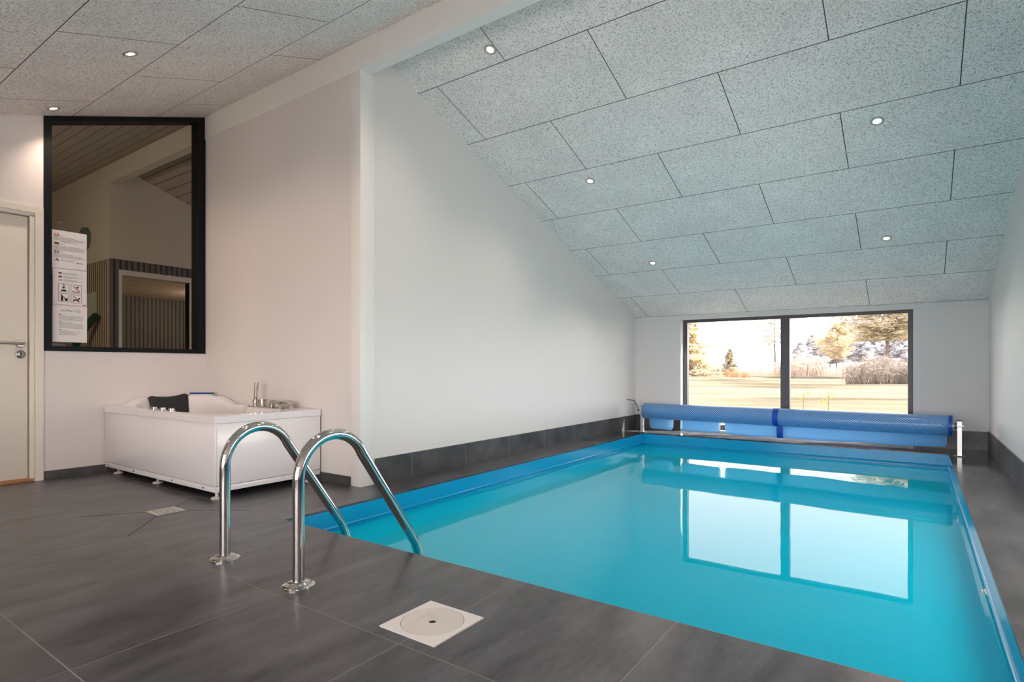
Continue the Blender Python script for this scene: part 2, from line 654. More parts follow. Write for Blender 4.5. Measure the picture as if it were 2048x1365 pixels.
def mat_grass():
    m, n = new_mat('dry_grass_field')
    out = N(n, 'ShaderNodeOutputMaterial')
    p = N(n, 'ShaderNodeBsdfPrincipled')
    t = N(n, 'ShaderNodeTexCoord')
    mp = N(n, 'ShaderNodeMapping')
    mp.inputs['Scale'].default_value = (0.10, 0.42, 1)
    mp.inputs['Rotation'].default_value = (0, 0, math.radians(-8))
    n.links.new(t.outputs['Object'], mp.inputs[0])
    a = N(n, 'ShaderNodeTexNoise')
    a.inputs['Scale'].default_value = 1.0
    a.inputs['Detail'].default_value = 7
    n.links.new(mp.outputs[0], a.inputs[0])
    r = N(n, 'ShaderNodeValToRGB')
    e = r.color_ramp.elements
    e[0].position = 0.41
    e[0].color = (0.058, 0.046, 0.036, 1)  # dark end of the stretched noise paints shadow streaks across the field
    e[1].position = 0.60
    e[1].color = (0.150, 0.132, 0.100, 1)
    x = e.new(0.46)
    x.color = (0.105, 0.090, 0.066, 1)
    n.links.new(a.outputs[0], r.inputs[0])
    f = N(n, 'ShaderNodeTexNoise')
    f.inputs['Scale'].default_value = 5
    f.inputs['Detail'].default_value = 5
    n.links.new(t.outputs['Object'], f.inputs[0])
    c = mix_col(n, math_node(n, 'MULTIPLY', f.outputs[0], 0.45), r.outputs[0], (0.17, 0.155, 0.095))
    n.links.new(c, p.inputs['Base Color'])
    p.inputs['Roughness'].default_value = 1.0
    p.inputs['Specular IOR Level'].default_value = 0.0
    n.links.new(p.outputs[0], out.inputs[0])
    return m



def leaf(name, col, noise=0.3, nscale=3.0):
    m = principled(name, col, 0.9, spec=0.05, noise=noise, nscale=nscale)
    n = m.node_tree
    p = next(x for x in n.nodes if x.type == 'BSDF_PRINCIPLED')
    out = next(x for x in n.nodes if x.type == 'OUTPUT_MATERIAL')
    tl = N(n, 'ShaderNodeBsdfTranslucent')
    n.links.new(p.inputs['Base Color'].links[0].from_socket, tl.inputs[0])
    ad = N(n, 'ShaderNodeAddShader')
    n.links.new(p.outputs[0], ad.inputs[0])
    n.links.new(tl.outputs[0], ad.inputs[1])
    n.links.new(ad.outputs[0], out.inputs[0])
    return m


M['heather'] = leaf('brown_heather', (0.12, 0.10, 0.08), 0.3, 3)
M['floor'] = mat_floor()
M['skirt_y'] = mat_skirting('y', 2.98)
M['skirt_x'] = mat_skirting('x', -3.0)
M['ceiling'] = mat_ceiling()
M['glass'] = mat_glass('window_glass', (0.97, 0.985, 0.98), 1.2)
M['glass_dim'] = mat_glass('interior_glass', (0.78, 0.77, 0.75), 1.22)
M['water'] = mat_water()
M['bubble'] = mat_bubble('bubble_sheet', 0.0, 0.3)
M['bubble_lap'] = mat_bubble('bubble_sheet_single', 0.16, 0.9)
M['lamp'] = mat_emit('lamp_glow', (1.0, 0.78, 0.55), 14.0)
M['liner'] = principled('blue_pool_liner', (0.001, 0.37, 0.66), 0.2, spec=0.5)
M['planks'] = mat_lines('ceiling_planks', 1, 0.118, 0.008, (0.52, 0.45, 0.38), (0.08, 0.065, 0.05))
M['planks_pale'] = mat_lines('pale_planks', 0, 0.42, 0.02, (0.80, 0.66, 0.55), (0.35, 0.26, 0.2))
M['slats_x'] = mat_lines('oak_slats', 0, 0.058, 0.022, (0.62, 0.50, 0.38), (0.05, 0.04, 0.035))
M['slats_y'] = mat_lines('grey_slats', 1, 0.058, 0.022, (0.15, 0.14, 0.135), (0.02, 0.02, 0.022))
M['room_wall'] = principled('room_paint', (0.74, 0.70, 0.62), 0.7, spec=0.2)
M['room_floor'] = principled('room_floor', (0.28, 0.25, 0.22), 0.5)
M['grass'] = mat_grass()
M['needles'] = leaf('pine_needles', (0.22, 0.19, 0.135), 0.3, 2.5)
M['needles_gold'] = leaf('golden_needles', (0.27, 0.225, 0.145), 0.3, 2.5)  # yellower needles for the spruce and the leaning pine
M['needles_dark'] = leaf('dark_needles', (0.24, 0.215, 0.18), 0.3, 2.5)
M['bark'] = principled('bark', (0.11, 0.085, 0.065), 0.95, spec=0.05, noise=0.3, nscale=8)
M['twig'] = leaf('bare_twigs', (0.25, 0.20, 0.165), 0.3, 3)
M['twig_haze'] = leaf('hazed_twigs', (0.265, 0.257, 0.27), 0.3, 2)  # pale lavender grey puts the distance haze into the twig colour
M['tuft'] = leaf('rust_grass', (0.20, 0.125, 0.07), 0.3, 6)
M['sapling'] = principled('sapling_needles', (0.33, 0.30, 0.05), 0.8, spec=0.1)
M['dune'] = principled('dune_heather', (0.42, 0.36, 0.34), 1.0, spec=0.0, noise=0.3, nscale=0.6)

# ================================================================== setting
XW, YB, XL, YF, XR, YN = -5.02, 2.52, -3.0, 7.05, 0.565, -1.75
RIDGE_Y, RIDGE_Z, SLOPE = 2.58, 2.972, 0.345
PX0, PX1, PY0, PY1 = -2.685, 0.238, 1.757, 6.57
ZW = -0.133


def ceil_z(y):
    return RIDGE_Z - SLOPE * abs(y - RIDGE_Y)


# floor: a slab with the pool opening
b = MB()
zt, zb = 0.0, -0.012
b.box(XW - 0.15, XR + 0.15, YN - 0.15, PY0, zb, zt)
b.box(XW - 0.15, PX0, PY0, PY1, zb, zt)
b.box(PX1, XR + 0.15, PY0, PY1, zb, zt)
b.box(XW - 0.15, XR + 0.15, PY1, YF + 0.2, zb, zt)
floor = struct(b.build('floor', M['floor']))
b = MB()
b.box(XW - 0.15, XR + 0.15, YN - 0.15, PY0 - 0.03, -0.2, zb)
b.box(XW - 0.15, PX0 - 0.03, PY0 - 0.03, PY1 + 0.03, -0.2, zb)
b.box(PX1 + 0.03, XR + 0.15, PY0 - 0.03, PY1 + 0.03, -0.2, zb)
b.box(XW - 0.15, XR + 0.15, PY1 + 0.03, YF + 0.2, -0.2, zb)
slab = struct(b.build('floor_slab', M['room_wall'], floor))
# diagonal cuts in the drain tile
b = MB()
for (x0, y0, x1, y1) in ((-3.453, 1.406, -3.624, 1.158), (-3.308, 1.406, -3.021, 1.158),
                         (-3.441, 1.559, -3.624, 1.757), (-3.311, 1.556, -3.021, 1.757)):
    dx, dy = x1 - x0, y1 - y0
    l = math.hypot(dx, dy)
    nx, ny = -dy / l * 0.0016, dx / l * 0.0016
    b.prism([(x0 - nx, y0 - ny), (x1 - nx, y1 - ny), (x1 + nx, y1 + ny), (x0 + nx, y0 + ny)], 'z', -0.004, 0.0006)
b.build('cut_joint', M['dark_hole'], floor)


# ceiling: both slopes, UV in metres (u along X, v along the slope)
def build_ceiling():
    bm = bmesh.new()
    uvl = bm.loops.layers.uv.new('UVMap')
    k = math.sqrt(1 + SLOPE * SLOPE)

    def slab_(ya, yb, sign):
        za, zb_ = ceil_z(ya), ceil_z(yb)
        lo = [(XW - 0.15, ya, za), (XR + 0.15, ya, za), (XR + 0.15, yb, zb_), (XW - 0.15, yb, zb_)]
        vs = [bm.verts.new(p) for p in lo]
        vt = [bm.verts.new((p[0], p[1], p[2] + 0.12)) for p in lo]
        fs = [bm.faces.new(vs), bm.faces.new(vt[::-1])]
        for i in range(4):
            fs.append(bm.faces.new([vs[i], vt[i], vt[(i + 1) % 4], vs[(i + 1) % 4]]))
        for f in fs:
            for lp in f.loops:
                c = lp.vert.co
                v = (c.y - RIDGE_Y) * k
                lp[uvl].uv = (c.x, v if sign > 0 else v - 0.03)
    slab_(RIDGE_Y, YF + 0.2, 1)
    slab_(YN - 0.15, RIDGE_Y, -1)
    bmesh.ops.recalc_face_normals(bm, faces=bm.faces[:])
    me = bpy.data.meshes.new('ceiling')
    bm.to_mesh(me)
    bm.free()
    me.materials.append(M['ceiling'])
    o = bpy.data.objects.new('ceiling', me)
    COL.objects.link(o)
    return struct(o)


build_ceiling()

# window wall (garden side)
WX0, WX1, WZ0, WZ1 = -2.40, -0.027, 0.03, 1.385
b = MB()
b.box(XL - 0.12, WX0, YF, YF + 0.2, -0.2, 1.36)
b.box(WX1, XR + 0.15, YF, YF + 0.2, -0.2, 1.36)
b.prism([(YF, 1.36), (YF + 0.2, 1.36), (YF + 0.2, ceil_z(YF + 0.2)), (YF, ceil_z(YF))], 'x', XL - 0.12, WX0)
b.prism([(YF, 1.36), (YF + 0.2, 1.36), (YF + 0.2, ceil_z(YF + 0.2)), (YF, ceil_z(YF))], 'x', WX1, XR + 0.15)
b.prism([(YF, WZ1), (YF + 0.1, WZ1), (YF + 0.1, ceil_z(YF + 0.1)), (YF, ceil_z(YF))], 'x', WX0, WX1)
b.box(WX0, WX1, YF, YF + 0.2, -0.2, WZ0)
struct(b.build('wall_window', M['wall']))


def gable(y0, y1, z0=-0.2):
    pts = [(y0, z0), (y1, z0), (y1, ceil_z(y1))]
    if y0 < RIDGE_Y < y1:
        pts.append((RIDGE_Y, RIDGE_Z))
    pts.append((y0, ceil_z(y0)))
    return pts


struct(MB().prism(gable(2.60, YF), 'x', XL - 0.12, XL).build('wall_pool', M['wall']))
# right wall, with an added, unseen glazed opening for fill light
GY0, GY1, GZ0, GZ1 = 1.80, 4.40, 0.20, 1.02
b = MB()
b.prism(gable(YN - 0.15, GY0), 'x', XR, XR + 0.15)
b.prism(gable(GY1, YF), 'x', XR, XR + 0.15)
b.prism(gable(GY0, GY1, GZ1), 'x', XR, XR + 0.15)
b.box(XR, XR + 0.15, GY0, GY1, -0.2, GZ0)
struct(b.build('wall_right', M['wall']))
# unseen roof added along the right wall to keep sun off the pool
b = MB()
for ya, yb in ((YN - 0.15, RIDGE_Y), (RIDGE_Y, YF + 0.2)):
    b.prism([(ya, ceil_z(ya)), (yb, ceil_z(yb)), (yb, ceil_z(yb) + 0.1), (ya, ceil_z(ya) + 0.1)], 'x', XR + 0.15, XR + 2.5)
struct(b.build('sun_block_roof', M['white_trim']))
struct(MB().box(XW, XL - 0.02, YB, 2.60, -0.2, 2.758).build('wall_spa', M['wall_spa']))

DY0, DY1, DZ = 0.50, 1.372, 1.880
IWY0, IWZ0 = 1.398, 0.909
b = MB()
b.prism(gable(YN - 0.15, DY0), 'x', XW - 0.15, XW)
b.prism(gable(DY0, DY1, DZ), 'x', XW - 0.15, XW)
b.prism(gable(DY1, IWY0), 'x', XW - 0.15, XW)
b.box(XW - 0.15, XW, IWY0, YB + 0.08, -0.2, IWZ0)
struct(b.build('wall_left', M['wall_spa']))

# rear wall behind the camera, with an unseen window for fill light
RX0, RX1, RZ0, RZ1 = -2.6, 0.40, 0.06, 1.40
b = MB()
b.box(XW, RX0, YN - 0.15, YN, -0.2, 1.42)
b.box(RX1, XR, YN - 0.15, YN, -0.2, 1.42)
b.box(RX0, RX1, YN - 0.15, YN, -0.2, RZ0)
b.box(RX0, RX1, YN - 0.15, YN, RZ1, 1.42)
b.prism([(YN - 0.15, 1.42), (YN, 1.42), (YN, ceil_z(YN)), (YN - 0.15, ceil_z(YN - 0.15))], 'x', XW, XR)
struct(b.build('wall_rear', M['wall']))

# ridge beam and wall-end casing
b = MB()
b.prism([(2.514, 2.758), (2.598, 2.758), (2.598, ceil_z(2.598)), (2.58, 2.972), (2.514, ceil_z(2.514))], 'x', XW, XR)
struct(b.build('trim_1', M['white_trim']))
struct(MB().box(-3.093, -2.997, 2.515, 2.636, 0, 2.758, 0.0015).build('trim_2', M['white_trim']))

# skirting tiles
struct(MB().box(XL, XL + 0.011, 2.636, YF, 0, 0.174).build('baseboard_pool', M['skirt_y']))
struct(MB().box(XR - 0.011, XR, YN, YF, 0, 0.183).build('baseboard_right', M['skirt_y']))
b = MB()
b.box(XL + 0.011, WX0, YF - 0.011, YF, 0, 0.178)
b.box(WX1, XR - 0.011, YF - 0.011, YF, 0, 0.178)
struct(b.build('baseboard_window', M['skirt_x']))
struct(MB().box(XW, -3.093, YB - 0.010, YB, 0, 0.060).build('baseboard_spa', M['skirt_x']))
struct(MB().box(XW, XW + 0.010, DY1 + 0.026, YB - 0.01, 0, 0.060).build('baseboard_left', M['skirt_y']))

# garden window: anthracite frame, centre mullion, two panes
w1 = bpy.data.objects.new('window_1', None)
w1.location = ((WX0 + WX1) / 2, 7.18, WZ0)
COL.objects.link(w1)
struct(w1)
b = MB()
fy0, fy1 = 7.148, 7.215
b.box(WX0, WX0 + 0.050, fy0, fy1, WZ0, WZ1)
b.box(WX1 - 0.045, WX1, fy0, fy1, WZ0, WZ1)
b.box(WX0 + 0.05, WX1 - 0.045, fy0, fy1, WZ1 - 0.035, WZ1)
b.box(WX0 + 0.05, WX1 - 0.045, fy0, fy1, WZ0, WZ0 + 0.06)
b.build('window_frame', M['anthracite'], w1)
MB().box(-1.272, -1.178, fy0 - 0.006, fy1, WZ0 + 0.06, WZ1 - 0.035).build('mullion', M['anthracite'], w1)
for xa, xb in ((WX0 + 0.05, -1.272), (-1.178, WX1 - 0.045)):
    MB().quad((xa, 7.185, WZ0 + 0.06), (xb, 7.185, WZ0 + 0.06), (xb, 7.185, WZ1 - 0.035), (xa, 7.185, WZ1 - 0.035)).build(
        'pane', M['glass'], w1, recalc=False)

# interior window in the left wall
w2 = bpy.data.objects.new('window_2', None)
w2.location = (XW - 0.05, 1.95, IWZ0)
COL.objects.link(w2)
struct(w2)


def iw_top(y):
    return ceil_z(y) - 0.004


b = MB()
fx0, fx1 = XW - 0.12, XW + 0.008
fw = 0.046
b.prism([(IWY0, IWZ0), (IWY0 + fw, IWZ0), (IWY0 + fw, iw_top(IWY0 + fw)), (IWY0, iw_top(IWY0))], 'x', fx0, fx1)
b.prism([(YB - 0.056, IWZ0), (YB, IWZ0), (YB, iw_top(YB)), (YB - 0.056, iw_top(YB - 0.056))], 'x', fx0, fx1)
b.prism([(IWY0 + fw, IWZ0), (YB - 0.056, IWZ0), (YB - 0.056, IWZ0 + 0.036), (IWY0 + fw, IWZ0 + 0.036)], 'x', fx0, fx1)
y0, y1 = IWY0 + fw, YB - 0.056
b.prism([(y0, iw_top(y0) - 0.036), (y1, iw_top(y1) - 0.036), (y1, iw_top(y1)), (y0, iw_top(y0))], 'x', fx0, fx1)
b.build('window_frame', M['black_frame'], w2)
xg = XW - 0.035
MB().quad((xg, y0, IWZ0 + 0.036), (xg, y1, IWZ0 + 0.036), (xg, y1, iw_top(y1) - 0.036), (xg, y0, iw_top(y0) - 0.036)).build(
    'pane', M['glass_dim'], w2, recalc=False)

# unseen rear window, added and sized to fill the room with daylight
w3 = bpy.data.objects.new('window_fill_rear', None)
w3.location = ((RX0 + RX1) / 2, YN - 0.08, RZ0)
COL.objects.link(w3)
struct(w3)
b = MB()
b.box(RX0, RX0 + 0.05, YN - 0.11, YN - 0.05, RZ0, RZ1)
b.box(RX1 - 0.05, RX1, YN - 0.11, YN - 0.05, RZ0, RZ1)
b.box(RX0 + 0.05, RX1 - 0.05, YN - 0.11, YN - 0.05, RZ1 - 0.05, RZ1)
b.box(RX0 + 0.05, RX1 - 0.05, YN - 0.11, YN - 0.05, RZ0, RZ0 + 0.05)
b.box((RX0 + RX1) / 2 - 0.045, (RX0 + RX1) / 2 + 0.045, YN - 0.11, YN - 0.05, RZ0 + 0.05, RZ1 - 0.05)
b.build('window_frame', M['anthracite'], w3)
MB().quad((RX1 - 0.05, YN - 0.08, RZ0 + 0.05), (RX0 + 0.05, YN - 0.08, RZ0 + 0.05), (RX0 + 0.05, YN - 0.08, RZ1 - 0.05),
          (RX1 - 0.05, YN - 0.08, RZ1 - 0.05)).build('pane', M['glass'], w3, recalc=False)

# side window, added out of view to brighten the pool ceiling
w4 = bpy.data.objects.new('window_fill_side', None)
w4.location = (XR + 0.08, (GY0 + GY1) / 2, GZ0)
COL.objects.link(w4)
struct(w4)
b = MB()
b.box(XR + 0.05, XR + 0.11, GY0, GY0 + 0.05, GZ0, GZ1)
b.box(XR + 0.05, XR + 0.11, GY1 - 0.05, GY1, GZ0, GZ1)
b.box(XR + 0.05, XR + 0.11, GY0 + 0.05, GY1 - 0.05, GZ1 - 0.05, GZ1)
b.box(XR + 0.05, XR + 0.11, GY0 + 0.05, GY1 - 0.05, GZ0, GZ0 + 0.05)
b.build('window_frame', M['anthracite'], w4)
MB().quad((XR + 0.08, GY1 - 0.05, GZ0 + 0.05), (XR + 0.08, GY0 + 0.05, GZ0 + 0.05), (XR + 0.08, GY0 + 0.05, GZ1 - 0.05),
          (XR + 0.08, GY1 - 0.05, GZ1 - 0.05)).build('pane', M['glass'], w4, recalc=False)

# door
d1 = bpy.data.objects.new('door_1', None)
d1.location = (XW, 0.93, 0)
COL.objects.link(d1)
struct(d1)
leaf = MB().box(XW - 0.060, XW - 0.020, DY0 + 0.05, 1.316, 0.024, 1.836, 0.002).build('door_leaf', M['door_paint'], d1)
b = MB()
b.box(XW - 0.14, XW + 0.004, 1.322, 1.346, 0, 1.848)
b.box(XW - 0.14, XW + 0.004, DY0 + 0.022, DY0 + 0.046, 0, 1.848)
b.box(XW - 0.14, XW + 0.004, DY0 + 0.022, 1.346, 1.842, 1.866)
b.box(XW, XW + 0.012, 1.349, 1.396, 0, 1.866)
b.box(XW, XW + 0.012, DY0 - 0.03, DY0 + 0.022, 0, 1.866)
b.box(XW, XW + 0.012, DY0 - 0.03, 1.396, 1.867, 1.910)
b.box(XW - 0.14, XW, 1.346, DY1, 0, DZ)
b.box(XW - 0.14, XW, DY0, DY0 + 0.022, 0, DZ)
b.box(XW - 0.14, XW, DY0, DY1, 1.866, DZ)
b.build('door_frame', M['door_paint'], d1)
MB().box(XW - 0.14, XW + 0.006, DY0 + 0.03, 1.344, 0, 0.022, 0.003).build('threshold', M['oak'], d1)
hx = XW - 0.020
b = MB()
b.lathe((hx, 1.278, 0.955), [(0.0, 0.0), (0.027, 0.0), (0.027, 0.006), (0.024, 0.009), (0.0, 0.009)], axis='x', caps=False)
b.tube([(hx + 0.006, 1.283, 0.955), (hx + 0.045, 1.283, 0.955), (hx + 0.052, 1.278, 0.955), (hx + 0.054, 1.268, 0.955),
        (hx + 0.054, 1.155, 0.957)], 0.0088, seg=14)
b.build('door_handle', M['brushed'], leaf)
b = MB()
b.lathe((hx, 1.278, 0.882), [(0.0, 0.0), (0.027, 0.0), (0.027, 0.005), (0.023, 0.008), (0.0, 0.008)], axis='x', caps=False)
b.box(hx + 0.008, hx + 0.011, 1.262, 1.270, 0.874, 0.890)
b.build('lock_rosette', M['brushed'], leaf)
MB().box(hx + 0.0082, hx + 0.013, 1.275, 1.281, 0.874, 0.892).build('keyhole', M['dark_hole'], leaf)


# ================================================================== pool
pool = thing('swimming_pool', 'sunken rectangular pool with glossy bright blue liner in the dark tiled floor', 'pool',
             ((PX0 + PX1) / 2, (PY0 + PY1) / 2, -1.3))


def liner():
    bm = bmesh.new()
    prof = [(0.0, -0.012), (0.0, -0.103), (0.003, -0.104), (0.006, -0.107), (0.007, -0.111), (0.006, -0.115), (0.003, -0.118),
            (0.0, -0.119), (0.0, -1.24), (0.06, -1.30)]
    rings = []
    for o, z in prof:
        rings.append([bm.verts.new(p) for p in ((PX0 + o, PY0 + o, z), (PX1 - o, PY0 + o, z), (PX1 - o, PY1 - o, z), (PX0 + o, PY1 - o, z))])
    for a, c in zip(rings, rings[1:]):
        for i in range(4):
            bm.faces.new([a[i], a[(i + 1) % 4], c[(i + 1) % 4], c[i]])
    bm.faces.new(rings[-1])
    # outer shell
    o = -0.03
    top = [bm.verts.new(p) for p in ((PX0 + o, PY0 + o, -0.012), (PX1 - o, PY0 + o, -0.012), (PX1 - o, PY1 - o, -0.012), (PX0 + o, PY1 - o, -0.012))]
    bot = [bm.verts.new((v.co.x, v.co.y, -1.34)) for v in top]
    for i in range(4):
        bm.faces.new([top[i], bot[i], bot[(i + 1) % 4], top[(i + 1) % 4]])
        bm.faces.new([rings[0][i], top[i], top[(i + 1) % 4], rings[0][(i + 1) % 4]])
    bm.faces.new(bot[::-1])
    me = bpy.data.meshes.new('liner')
    bm.to_mesh(me)
    bm.free()
    me.materials.append(M['liner'])
    o = bpy.data.objects.new('liner', me)
    COL.objects.link(o)
    o.parent = pool
    o.matrix_parent_inverse = Matrix.Translation(-pool.location)
    return o


liner()
b = MB().lathe((PX1, 4.97, -0.185), [(0.0, -0.012), (0.022, -0.012), (0.03, -0.008), (0.033, 0.0)], axis='x', caps=False)
b.build('inlet_jet', M['white_plastic'], pool)
b = MB().lathe((PX1, 3.06, -0.21), [(0.0, -0.02), (0.06, -0.02), (0.075, -0.014), (0.085, -0.006), (0.09, 0.0)], axis='x', caps=False)
lampp = b.build('pool_lamp', M['white_plastic'], pool)
MB().lathe((PX1, 3.06, -0.21), [(0.074, -0.0165), (0.078, -0.018), (0.082, -0.012), (0.079, -0.008)], axis='x', caps=False).build('lamp_ring', M['brushed'], lampp)

b = MB().box(PX0 - 0.004, PX1 + 0.004, PY0 - 0.004, PY1 + 0.004, -1.29, ZW)
water = b.build('pool_water', M['water'])
tag(water, 'still turquoise water filling the blue lined pool', 'water', kind='stuff')

# ladder: two stainless handrails
lad = thing('pool_ladder', 'stainless steel pool ladder with two curved handrails at the near pool edge', 'ladder', (-2.087, 1.26, 0))
prof = [(1.256, 0.0), (1.256, 0.25), (1.256, 0.385)]
yc, zc, rr = 1.420, 0.385, 0.152
cx_, cz_ = 1.256 + 0.152, 0.385
for k in range(1, 17):
    a = PI - k * (PI - math.radians(24)) / 16
    prof.append((cx_ + 0.152 * math.cos(a), cz_ + 0.152 * math.sin(a)))
e = prof[-1]
# straight slanted run then a bend to vertical
p_end = (1.848, 0.015)
for k in range(1, 7):
    t = k / 6
    prof.append((e[0] + (p_end[0] - e[0]) * t, e[1] + (p_end[1] - e[1]) * t))
prof += [(1.862, -0.02), (1.872, -0.05), (1.877, -0.085), (1.878, -0.2), (1.878, -1.0)]
for x in (-2.34, -1.834):
    r_ = MB().tube([(x, y, z) for y, z in prof], 0.0213, seg=24).build('handrail', M['chrome'], lad)
    MB().lathe((x, 1.256, 0), [(0.058, 0.0), (0.058, 0.004), (0.053, 0.007), (0.044, 0.008), (0.041, 0.013), (0.036, 0.017), (0.0225, 0.019), (0.0225, 0.024), (0.0214, 0.024)],
               seg=40, caps=False).build('floor_flange', M['chrome'], r_)
for z in (-0.45, -0.7, -0.95):
    MB().box(-2.32, -1.854, 1.84, 1.915, z - 0.012, z + 0.012, 0.004).build('tread', M['white_plastic'], lad)

# skimmer lid
lx, ly = -1.2285, 1.3135
sk = thing('skimmer_lid', 'square cream skimmer lid with round cap and finger hole in floor beside the pool', 'lid', (lx, ly, 0))
b = MB()
bm = b.bm
hs = 0.1135
R0 = 0.0985
seg = 64
sq = []
for k in range(seg):
    a = 2 * PI * k / seg + PI / 4
    c, s_ = math.cos(a), math.sin(a)
    m_ = hs / max(abs(c), abs(s_))
    sq.append((lx + c * m_, ly + s_ * m_))
ci = [(lx + R0 * math.cos(2 * PI * k / seg + PI / 4), ly + R0 * math.sin(2 * PI * k / seg + PI / 4)) for k in range(seg)]
vo0 = [bm.verts.new((x, y, 0.0)) for x, y in sq]
vo1 = [bm.verts.new((x, y, 0.0045)) for x, y in sq]
vi1 = [bm.verts.new((x, y, 0.0055)) for x, y in ci]
vi0 = [bm.verts.new((x, y, 0.001)) for x, y in ci]
for k in range(seg):
    j = (k + 1) % seg
    bm.faces.new([vo0[k], vo0[j], vo1[j], vo1[k]])
    bm.faces.new([vo1[k], vo1[j], vi1[j], vi1[k]])
    bm.faces.new([vi1[k], vi1[j], vi0[j], vi0[k]])
b.build('lid_frame', M['white_plastic'], sk)
M['cap_plastic'] = principled('cap_plastic', (0.70, 0.66, 0.62), 0.4)
cap = MB().lathe((lx, ly, 0), [(0.0968, 0.001), (0.0968, 0.0045), (0.0945, 0.005), (0.089, 0.0046), (0.021, 0.0048), (0.0185, 0.0058), (0.0145, 0.0058), (0.0115, 0.0035), (0.0112, 0.0008)],
                 seg=56, caps=False).build('round_cap', M['cap_plastic'], sk)
MB().lathe((lx, ly, 0), [(0.0, 0.0012), (0.0113, 0.0012)], seg=24, caps=False).build('finger_hole', M['dark_hole'], cap)


def text_mesh(body, size, mat, name, parent, M4, extrude=0.0, align='CENTER'):
    cu = bpy.data.curves.new(name, 'FONT')
    cu.body = body
    cu.size = size
    cu.extrude = extrude
    cu.align_x = align
    cu.align_y = 'CENTER'
    cu.resolution_u = 2
    tmp = bpy.data.objects.new(name + '_tmp', cu)
    COL.objects.link(tmp)
    dg = bpy.context.evaluated_depsgraph_get()
    me = bpy.data.meshes.new_from_object(tmp.evaluated_get(dg))
    bpy.data.objects.remove(tmp, do_unlink=True)
    bpy.data.curves.remove(cu)
    me.transform(M4)
    me.materials.clear()
    me.materials.append(mat)
    o = bpy.data.objects.new(name, me)
    COL.objects.link(o)
    o.parent = parent
    if parent.type == 'EMPTY':
        o.matrix_parent_inverse = Matrix.Translation(-Vector(parent.location))
    return o


text_mesh('SKIMMER', 0.026, M['cap_plastic'], 'embossed_text', cap,
          Matrix.Translation((lx - 0.047, ly, 0.0047)) @ Matrix.Rotation(PI / 2, 4, 'Z'), extrude=0.0009)

# floor drain
dr = thing('floor_drain', 'small square perforated steel floor drain between hot tub and ladder', 'drain', (-3.378, 1.482, 0))
b = MB()
dx0, dx1, dy0, dy1 = -3.449, -3.307, 1.408, 1.556
b.box(dx0, dx1, dy0, dy0 + 0.012, 0, 0.0025)
b.box(dx0, dx1, dy1 - 0.012, dy1, 0, 0.0025)
nb = 6
for i in range(nb):
    x = dx0 + (dx1 - dx0 - 0.010) * i / (nb - 1)
    b.box(x, x + 0.010, dy0 + 0.012, dy1 - 0.012, 0, 0.0025)
for i in range(1, 7):
    y = dy0 + (dy1 - dy0) * i / 7
    b.box(dx0, dx1, y - 0.004, y + 0.004, 0, 0.0023)
b.build('grate', principled('drain_steel', (0.62, 0.60, 0.57), 0.35, metal=0.5), dr)
MB().box(dx0 - 0.003, dx1 + 0.003, dy0 - 0.003, dy1 + 0.003, 0.0, 0.0006).build('drain_recess', M['dark_hole'], dr)

# ================================================================== hot tub
TX0, TX1, TY0, TY1, TZ = XW + 0.012, -3.407, 1.765, YB - 0.012, 0.498
tub = thing('hot_tub', 'white acrylic whirlpool bath boxed in with glossy panels in the corner', 'bathtub', ((TX0 + TX1) / 2, (TY0 + TY1) / 2, 0))


def sm(a, b_, x):
    t = max(0.0, min(1.0, (x - a) / (b_ - a)))
    return t * t * (3 - 2 * t)


def tub_shell():
    bm = bmesh.new()
    nx, ny = 150, 84
    g = []
    for i in range(nx + 1):
        row = []
        x = TX0 + (TX1 - TX0) * i / nx
        for j in range(ny + 1):
            y = TY0 + (TY1 - TY0) * j / ny
            # basin outline
            ymax = TY1 - 0.055 - 0.10 * sm(-4.30, -4.05, x)
            ymin = TY0 + 0.075
            xmin, xmax = TX0 + 0.055, TX1 - 0.10
            cx2, cy2 = (xmin + xmax) / 2, (ymin + ymax) / 2
            q = (abs((x - cx2) / ((xmax - xmin) / 2)) ** 3.6 + abs((y - cy2) / ((ymax - ymin) / 2)) ** 3.2) ** (1 / 3.4)
            depth = sm(1.0, 0.80, q)
            raise_ = 0.058 * (1 - sm(-4.72, -4.44, x)) * sm(TY0 + 0.09, TY0 + 0.24, y)
            lean = 0.20 * (1 - sm(TX0 + 0.15, TX0 + 0.55, x))
            z = TZ + raise_ * (1 - 0.5 * depth) - depth * (0.40 - lean)
            row.append(bm.verts.new((x, y, z)))
        g.append(row)
    for i in range(nx):
        for j in range(ny):
            f = bm.faces.new([g[i][j], g[i + 1][j], g[i + 1][j + 1], g[i][j + 1]])
            f.smooth = True
    # skirt of the rim
    border = [g[i][0] for i in range(nx + 1)] + [g[nx][j] for j in range(1, ny + 1)] + [g[i][ny] for i in range(nx - 1, -1, -1)] + [g[0][j] for j in range(ny - 1, 0, -1)]
    low = [bm.verts.new((v.co.x, v.co.y, TZ - 0.042)) for v in border]
    nbd = len(border)
    for k in range(nbd):
        bm.faces.new([border[k], low[k], low[(k + 1) % nbd], border[(k + 1) % nbd]])
    bmesh.ops.recalc_face_normals(bm, faces=bm.faces[:])
    me = bpy.data.meshes.new('basin')
    bm.to_mesh(me)
    bm.free()
    me.materials.append(M['acrylic'])
    o = bpy.data.objects.new('basin', me)
    COL.objects.link(o)
    o.parent = tub
    o.matrix_parent_inverse = Matrix.Translation(-tub.location)
    return o


